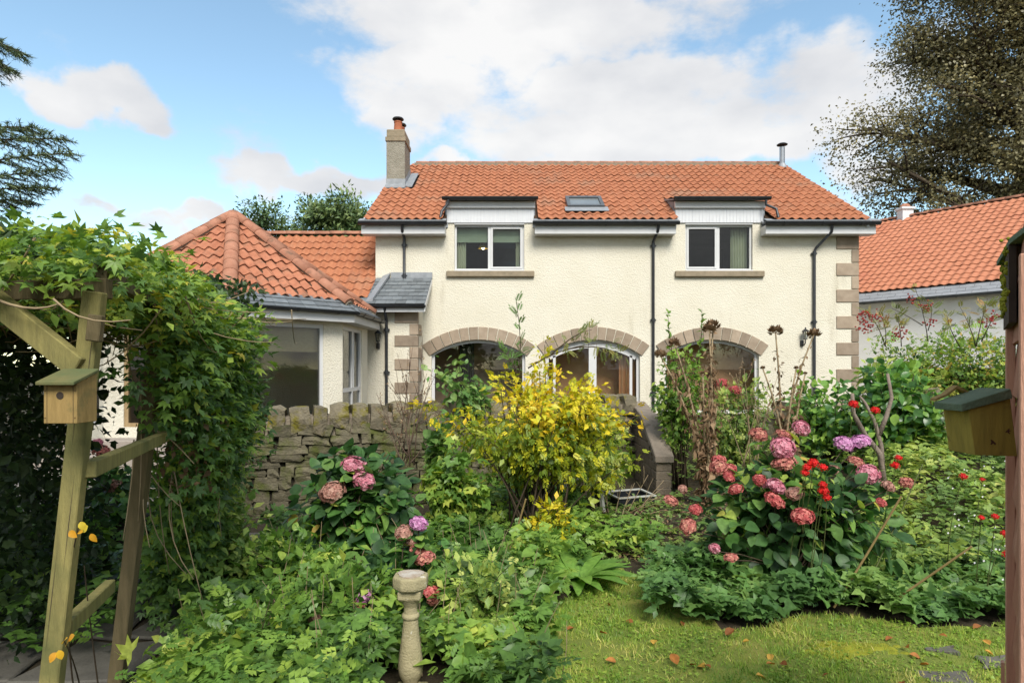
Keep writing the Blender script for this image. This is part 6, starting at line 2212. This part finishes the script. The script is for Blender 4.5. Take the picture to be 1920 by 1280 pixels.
# hedge below the bungalow
hd = plant('hedge', (9.0, 12.8, .8), 'overgrown mixed hedge below the neighbouring bungalow', 'hedge')
lv = Leaves()
nC = 620
s = RNG.uniform(0, 1, nC); hz = RNG.uniform(0, 1, nC) ** .7
cx = 7.75 + s * 5.6; cy = 13.6 - s * 3.6 + RNG.normal(0, .25, nC) - (1 - hz) * .9
top = 2.42 + .20 * np.array([mnoise.noise(Vector((a * 1.3, 0, 0))) for a in cx])
cz = .7 + (top - .7) * hz
C = np.column_stack([cx, cy, cz])
O = np.column_stack([RNG.normal(-.2, .3, nC), np.full(nC, -1.0) + hz * .4, .3 + hz * .9])
w = RNG.integers(0, 3, nC)
for i, tp in enumerate((TS, TP5, TSW)):
    clumps(lv, tp, C[w == i], O[w == i], 26, .20, .085 if i != 1 else .13, (.1, 1.0), rnd=.5)
lv.build('foliage', 'leaf_hedge', hd)
MB().prism([(7.9, 14.0, .5), (13.4, 10.2, .5), (13.4, 10.2, 2.0), (7.9, 14.0, 2.0)], (.4, .7, 0)).build('dark_core', 'wall_core', hd)  # solid dark block paints the shade deep inside the hedge
# rowan saplings with berries
rowan('rowan_sapling', 'tall rowan sapling with red berries in front of the bungalow eaves', [(P(1740, 640, 12), P(1735, 590, 12), P(1712, 530, 12)), (P(1730, 610, 12), P(1700, 590, 12), P(1672, 578, 12)), (P(1740, 620, 12), P(1750, 590, 12), P(1745, 565, 12))], .22, 12, berries=[P(1708, 562, 11.95), P(1744, 602, 11.95), P(1735, 575, 11.95)])
rowan('rowan_sapling', 'rowan sapling heavy with berries at the house corner', [(P(1660, 650, 12.2), P(1650, 610, 12.2), P(1622, 580, 12.2)), (P(1660, 650, 12.2), P(1665, 610, 12.2), P(1650, 590, 12.2)), (P(1690, 650, 12.2), P(1690, 610, 12.2), P(1678, 585, 12.2))], .22, 13, tints=(.4, 1),
      berries=[P(1615, 590, 12.1), P(1620, 605, 12.1), P(1628, 612, 12.1), P(1615, 618, 12.1), P(1646, 595, 12.1), P(1680, 628, 12.1), P(1690, 622, 12.1), P(1632, 592, 12.1)])
rowan('rowan_sapling', 'yellowing rowan sapling beside the shed roof edge', [(P(1830, 650, 11), P(1840, 600, 11), P(1852, 560, 11)), (P(1830, 650, 11), P(1820, 610, 11), P(1800, 575, 11)), (P(1840, 640, 11), P(1860, 600, 11), P(1868, 580, 11)), (P(1800, 650, 11), P(1780, 620, 11), P(1775, 590, 11))], .22, 15, tints=(.2, 1), berries=[P(1850, 602, 10.9), P(1862, 594, 10.9)])

# ---------------------------------------------------------------- broad leafed plant at the lawn edge
cf = plant('broadleaf_plant', (P(1085, 1115, 5.85).x, 5.85, 0), 'clump of long arching bright green leaves at the lawn edge', 'plant')
V, Fc = T_ovate(.17, .05, -.55); CL = []
me = bpy.data.meshes.new('leaf'); me.from_pydata(V.tolist(), [], Fc.tolist()); me.polygons.foreach_set('use_smooth', [True] * len(me.polygons))
leafmat('leaf_broad', gain=1.46, stops=[(0, (.075, .16, .03)), (1, (.15, .26, .045))], src='obj')
me.materials.append(MATS['leaf_broad'])
for k in range(22):
    g = k * 2.4
    b = Vector((cf.location.x + .05 * math.cos(g), 5.85 + .05 * math.sin(g), .06))
    put_leaf(me, 'leaf', b, (math.cos(g), math.sin(g) - .2, .75 + .5 * random.random()), (-.3 * math.cos(g), -.3 * math.sin(g), 1), random.uniform(.34, .5), cf)
# rose sprays with orange leaves at the pergola foot
rs_ = plant('rose', P(200, 1240, 2.9), 'rambling rose with a few orange leaves climbing the leaning post', 'rose')
cvs = [(np.array(P(160, 1400, 2.7)), np.array(P(100, 1150, 2.5)), np.array(P(150, 975, 2.28))), (np.array(P(170, 1400, 2.7)), np.array(P(150, 1250, 2.5)), np.array(P(120, 1200, 2.28))), (np.array(P(200, 1400, 2.8)), np.array(P(165, 1150, 2.7)), np.array(P(158, 1060, 2.6)))]
stems_mesh(cvs, .004, .002, 5, 8).build('stems', 'twig', rs_)
lv = Leaves()
for (px, py, D) in ((150, 978, 2.27), (165, 985, 2.27), (170, 1000, 2.27), (130, 995, 2.27), (110, 1218, 2.26), (118, 1205, 2.26), (130, 1200, 2.26), (140, 1190, 2.26), (105, 1222, 2.26), (160, 995, 2.3)):
    lv.add(TO, np.array([P(px, py, D)]), gauss(1) * np.array((1, .3, 1)), np.array([(0, -1, .4)]) + gauss(1, .3), np.array([.036]), RNG.uniform(0, 1, 1))
lv.build('orange_leaves', 'leaf_orange', rs_)
lv = Leaves()
n = 420
q = region_points(n, -1.75, -.75, 2.55, 3.6, lambda x, y: pxx(x, y) > 160)
pos = np.column_stack([q, RNG.uniform(.1, .72, n)])
lv.add(TP5, pos, gauss(n) * np.array((1, 1, .3)), gauss(n, .35) + np.array((0, -.3, 1)), RNG.uniform(.07, .13, n), RNG.uniform(.2, .9, n))
lv.build('foliage', 'leaf_ground', rs_)

# ---------------------------------------------------------------- creeper over the pergola
vine = plant('creeper', (-2.2, 4.2, 0), 'dense green virginia creeper smothering the pergola and hanging down its side', 'creeper')
lv = Leaves(); C = []; O = []
for i in range(430):                     # roof of leaves
    u, w_ = RNG.uniform(0, 1), RNG.uniform(0, 1)
    y = 2.42 + 2.9 * u
    xr = -1.60 - .17 * (y - 2.4); xl = -3.8 - .5 * u
    x = xr + (xl - xr) * w_
    z = 2.36 + .19 * ss(2.3, 3.4, y) - .16 * ss(3.7, 5.2, y) - .22 * ss(.30, .0, w_) * ss(2.6, 3.6, y) + .10 * mnoise.noise(Vector((x * 2, y * 2, 0)))
    C.append((x, y, z)); O.append((.35 * (1 - w_), -.5 * (1 - u), 1))
nroofc = len(C)
for i in range(560):                     # curtain on the right side
    u = RNG.uniform(0, 1); h = RNG.uniform(0, 1)
    y = 3.55 + 1.9 * u
    z = .25 + (2.28 - .22 * u) * h
    bulge = .10 + .22 * math.sin(math.pi * min(1, h * 1.1)) * (.5 + u * .35)
    if h < .52:
        bulge = max(bulge - .22 * (1 - u), -.05)
    x = -2.02 - .22 * (y - 3.55) + bulge + .10 * mnoise.noise(Vector((y * 2.2, z * 2.2, 4)))
    if u < .28 and h < .68:
        continue
    x -= .12 + .30 * ss(.62, .30, h) * (.4 + .6 * u)
    if pxx(x, y) < 318 and z < 1.98:
        continue
    C.append((x, y, z)); O.append((1.0, -.55, .35 + h * .4))
C = np.array(C); O = np.array(O)
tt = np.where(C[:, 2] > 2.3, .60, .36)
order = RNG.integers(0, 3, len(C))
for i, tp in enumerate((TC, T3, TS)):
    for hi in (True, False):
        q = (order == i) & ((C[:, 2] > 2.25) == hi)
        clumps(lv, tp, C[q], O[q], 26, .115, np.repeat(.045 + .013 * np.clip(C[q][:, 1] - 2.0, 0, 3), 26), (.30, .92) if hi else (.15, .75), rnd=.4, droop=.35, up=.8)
Cs = np.column_stack([RNG.uniform(-2.6, -1.42, 70), RNG.uniform(2.25, 2.55, 70), 2.395 + RNG.normal(0, .025, 70)])
clumps(lv, TC, Cs[:40], np.tile((.1, -.8, .8), (40, 1)), 9, .05, .055, (.3, .9), rnd=.4, droop=.3, up=.8)
clumps(lv, T3, Cs[40:], np.tile((.1, -.8, .8), (30, 1)), 9, .05, .055, (.3, .9), rnd=.4, droop=.3, up=.8)
lv.build('foliage', 'leaf_vine', vine)
# underside and interior of the tunnel, shade painted with darker leaves
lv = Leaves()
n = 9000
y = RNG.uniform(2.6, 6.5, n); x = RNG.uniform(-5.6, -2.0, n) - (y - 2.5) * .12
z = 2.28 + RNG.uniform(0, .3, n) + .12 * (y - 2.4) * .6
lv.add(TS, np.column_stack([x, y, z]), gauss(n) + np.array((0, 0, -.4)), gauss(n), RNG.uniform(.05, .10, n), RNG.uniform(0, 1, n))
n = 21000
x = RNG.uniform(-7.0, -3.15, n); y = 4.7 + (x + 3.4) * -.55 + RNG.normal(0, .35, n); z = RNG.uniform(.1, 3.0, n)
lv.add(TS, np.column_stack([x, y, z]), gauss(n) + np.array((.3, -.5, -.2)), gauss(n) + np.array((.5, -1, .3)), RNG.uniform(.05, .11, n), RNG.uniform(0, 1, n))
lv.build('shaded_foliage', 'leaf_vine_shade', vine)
curves = []
for i in range(150):
    a = np.array((RNG.uniform(-4.2, -1.7), RNG.uniform(2.3, 5), RNG.uniform(2.32, 2.5)))
    b = a + np.array((RNG.uniform(-.6, .6), RNG.uniform(-.1, .7), RNG.uniform(-.35, .04)))
    curves.append((a, (a + b) / 2 + np.array((0, 0, -RNG.uniform(.02, .22))), b))
for i in range(60):
    yy = RNG.uniform(3.8, 5.4); x_ = -2.18 - .22 * (yy - 3.55)
    a = np.array((x_ + RNG.uniform(-.1, .2), yy, RNG.uniform(1.2, 2.6)))
    b = a + np.array((RNG.uniform(-.1, .25), RNG.uniform(-.3, .3), RNG.uniform(-1.0, -.2)))
    curves.append((a, (a + b) / 2 + gauss(1, .08)[0], b))
a, b = np.array(P(-5, 562, 2.3)), np.array(P(110, 570, 2.28)); curves.append((a, np.array(P(60, 590, 2.25)), b, 1.3))
a, b = np.array(P(100, 560, 2.2)), np.array(P(245, 600, 2.25)); curves.append((a, np.array(P(150, 615, 2.2)), b, .9))
stems_mesh(curves, .0045, .0025, 5, 6).build('stems', 'twig_pale', vine, smooth=True)
lv = Leaves()
n = 240
pos = np.column_stack([RNG.normal(-2.12, .07, n), RNG.uniform(3.95, 4.5, n), RNG.uniform(1.2, 2.15, n)])
lv.add(TS, pos, gauss(n) + np.array((0, 0, -1)), gauss(n), RNG.uniform(.04, .08, n), RNG.uniform(0, .7, n))
lv.build('dead_leaves', 'leaf_dry', vine)
# yellow green shrub at the foot of the curtain
dome_shrub('leafy_shrub', 'yellow-green bush at the foot of the creeper by the stone wall', 'shrub', (-2.55, 5.4, 0), (-2.55, 5.4, .45), (.50, .45, .55), 34, 2200, [TS, TSW, T3], .085, 'leaf_weed', tints=(.15, .9), r0=.008, per=9, clr=.09)
dome_shrub('leafy_shrub', 'dark leafy bush between creeper and left hydrangea', 'shrub', (-1.75, 5.3, 0), (-1.75, 5.2, .30), (.60, .45, .34), 30, 1500, [TS, TP5, TO], .10, 'leaf_ground', tints=(.1, .8), r0=.008, per=9, clr=.10)
for (x_, y_, h_, lab) in ((-1.2, 4.55, .42, 'leafy mound in the left foreground below the hydrangea'), (-.2, 4.6, .40, 'pale grassy clump to the right of the baluster'), (-1.55, 3.75, .45, 'leafy mound beside the rose at the pergola foot')):
    dome_shrub('leafy_shrub', lab, 'shrub', (x_, y_, 0), (x_, y_, h_ * .6), (.45, .38, h_), 24, 900, [TP5, TL3, TS], .095, 'leaf_weed' if 'pale' in lab else 'leaf_ground', tints=(.1, .9), r0=.006, per=8, clr=.08)

# ---------------------------------------------------------------- trees
def limb_tree(name, label, base, height, limbs_, m, leaf, tpl, r_trunk, per, clr, tints, bark='bark', sub=7, lean=(0, 0), top=.97, per_sub=3, squash=.7):
    t_ = plant(name, base, label, 'tree')
    b = np.array(base, float)
    tip = b + np.array((lean[0], lean[1], height))
    mid = (b + tip) / 2 + np.array((-lean[0] * .2, 0, 0))
    ts = np.linspace(0, 1, 12)
    pts = bez(b, mid, tip, ts)
    MB().tube([Vector(p) for p in pts], [r_trunk * (1 - .92 * t ** .9) for t in ts], 10).build('trunk', bark, t_, smooth=True)
    curves = []; C = []; O = []
    for (t, az, ln, rise) in limbs_:
        s = bez(b, mid, tip, [t])[0]
        dr = np.array((math.cos(az), math.sin(az), rise)); dr /= np.linalg.norm(dr)
        e = s + dr * ln
        md = s + dr * ln * .5 + np.array((0, 0, -.06 * ln)) + gauss(1, .05 * ln)[0]
        curves.append((s, md, e, r_trunk * .42 * (1 - t * .6)))
        for k in range(sub):
            q = RNG.uniform(.22, 1.0)
            p = bez(s, md, e, [q])[0]
            d2 = unit(gauss(1)[0] * np.array((1, 1, .55)) + dr * .7)
            l2 = ln * RNG.uniform(.18, .38)
            e2 = p + d2 * l2
            curves.append((p, (p + e2) / 2 + gauss(1, .05 * l2)[0], e2, r_trunk * .10))
            for tq in RNG.uniform(.3, 1.0, per_sub):
                c = p + (e2 - p) * tq + gauss(1, .12 * l2)[0]
                C.append(c); O.append(d2 + np.array((0, 0, .5)))
    mb = MB()
    for (a, m_, e, r_) in curves:
        tt_ = np.linspace(0, 1, 6)
        q = bez(np.array(a), np.array(m_), np.array(e), tt_)
        mb.tube([Vector(p) for p in q], [r_ * (1 - .8 * x_) for x_ in tt_], 6)
    mb.build('branches', bark, t_, smooth=True)
    lv = Leaves()
    clumps(lv, tpl, C, O, per, clr, leaf, tints, rnd=.7, up=.5, droop=.2, squash=squash)
    lv.build('crown', m, t_)
    return t_


R_ = np.random.default_rng(5)
limbs_big = []
for k in range(84):
    t = .13 + .85 * ((k + .5) / 84)
    az = R_.uniform(math.pi * .55, math.pi * 1.75) if k % 4 else R_.uniform(0, 6.28)
    z = t * 22
    prof_ = 7.0 if z < 6 else 6.9 - (z - 6) * .17
    if t > .85:
        prof_ *= .85
    limbs_big.append((t, az, prof_ * R_.uniform(.55, 1.05), R_.uniform(.05, .6) + t * .25))
limb_tree('sycamore', 'huge bronze-leaved tree behind the bungalow at the right', (22.4, 28.0, .5), 24, limbs_big, 'leaf_bronze', .14, TQ, .62, 60, .46, (.15, .75), sub=11, per_sub=3, squash=.9)
limbs_p = [(.45 + .5 * k / 30, R_.uniform(0, 6.28), R_.uniform(2.4, 3.9) * (1.05 - .45 * k / 30), R_.uniform(.1, .5)) for k in range(30)]
limb_tree('pine', 'rounded dark green pine rising behind the link roof', (P(640, 600, 36).x, 36, .5), 10.7, limbs_p, 'needle_pine', .26, TSN, .32, 62, .45, (.05, .95), sub=6, per_sub=3)
limbs_q = [(.45 + .5 * k / 20, R_.uniform(0, 6.28), R_.uniform(1.9, 3.3), R_.uniform(.1, .4)) for k in range(22)]
limb_tree('pine', 'smaller pine at the left of the group behind the link roof', (P(550, 600, 37).x, 37, .5), 9.6, limbs_q, 'needle_pine', .26, TSN, .25, 58, .45, (.0, .8), sub=5, per_sub=3)

# conifer boughs reaching in at the left edge
cn = plant('conifer', (-9.6, 9.2, .3), 'dark conifer reaching its drooping boughs in at the left edge', 'tree')
MB().tube([(-9.6, 9.2, .2), (-9.55, 9.2, 4), (-9.5, 9.2, 9.5)], [.22, .16, .05], 10).build('trunk', 'bark', cn, smooth=True)
lv = Leaves(); curves = []
boughs = [((130, 288, 8.8), 380), ((118, 262, 8.9), 330), ((108, 318, 8.8), 420), ((90, 352, 8.9), 430), ((66, 240, 9.0), 310), ((38, 98, 9.2), 90), ((18, 128, 9.2), 130), ((50, 376, 9.0), 450)]
for ((px, py, D), y0_) in boughs:
    e = np.array(P(px, py, D)); s = np.array(P(-190, y0_ - 30, 9.2))
    mid = (s + e) / 2 + np.array((.2, 0, .25))
    curves.append((s, mid, e, 1.0))
    ax = unit(e - mid)
    for t in np.linspace(.50, 1.0, 20):
        p = bez(s, mid, e, [t])[0]
        for sg in (-1, 1):
            d2 = unit(ax * .75 + np.array((0, sg * .75, -.18 + RNG.uniform(-.25, .3))) + gauss(1, .15)[0])
            l2 = (1.08 - t) * .75 * RNG.uniform(.5, 1.1) + .10
            q = p + d2 * l2
            curves.append((p, (p + q) / 2 + np.array((0, 0, .02)), q, .3))
            n = int(16 + l2 * 62)
            tq = RNG.uniform(0, 1, n)
            pos = p + (q - p) * tq[:, None]
            dd = d2 * .8 + gauss(n, .55)
            lv.add(TBN, pos, dd, gauss(n), RNG.uniform(.05, .10, n), RNG.uniform(0, 1, n))
stems_mesh(curves, .022, .006, 5, 5).build('branches', 'bark', cn)
lv.build('needles', 'needle', cn)

# the trees that close the garden behind the viewer (mirrored in the windows)
for i, (x_, y_, h_, lab) in enumerate(((-14, -26, 10, 'dark garden tree behind the viewer, left of the row'), (-5, -28, 11, 'dark garden tree behind the viewer, middle of the row'), (5, -27, 10, 'dark garden tree behind the viewer, right of the row'), (14, -26, 10, 'dark garden tree behind the viewer, far right of the row'))):
    lm = [(.1 + .88 * k / 34, R_.uniform(0, 6.28), R_.uniform(2.8, 4.6), R_.uniform(0, .4)) for k in range(34)]
    limb_tree('garden_tree', lab, (x_, y_, 0), h_, lm, 'leaf_hedge', .5, TSW, .3, 8, .5, (0, .6), sub=5, per_sub=2)
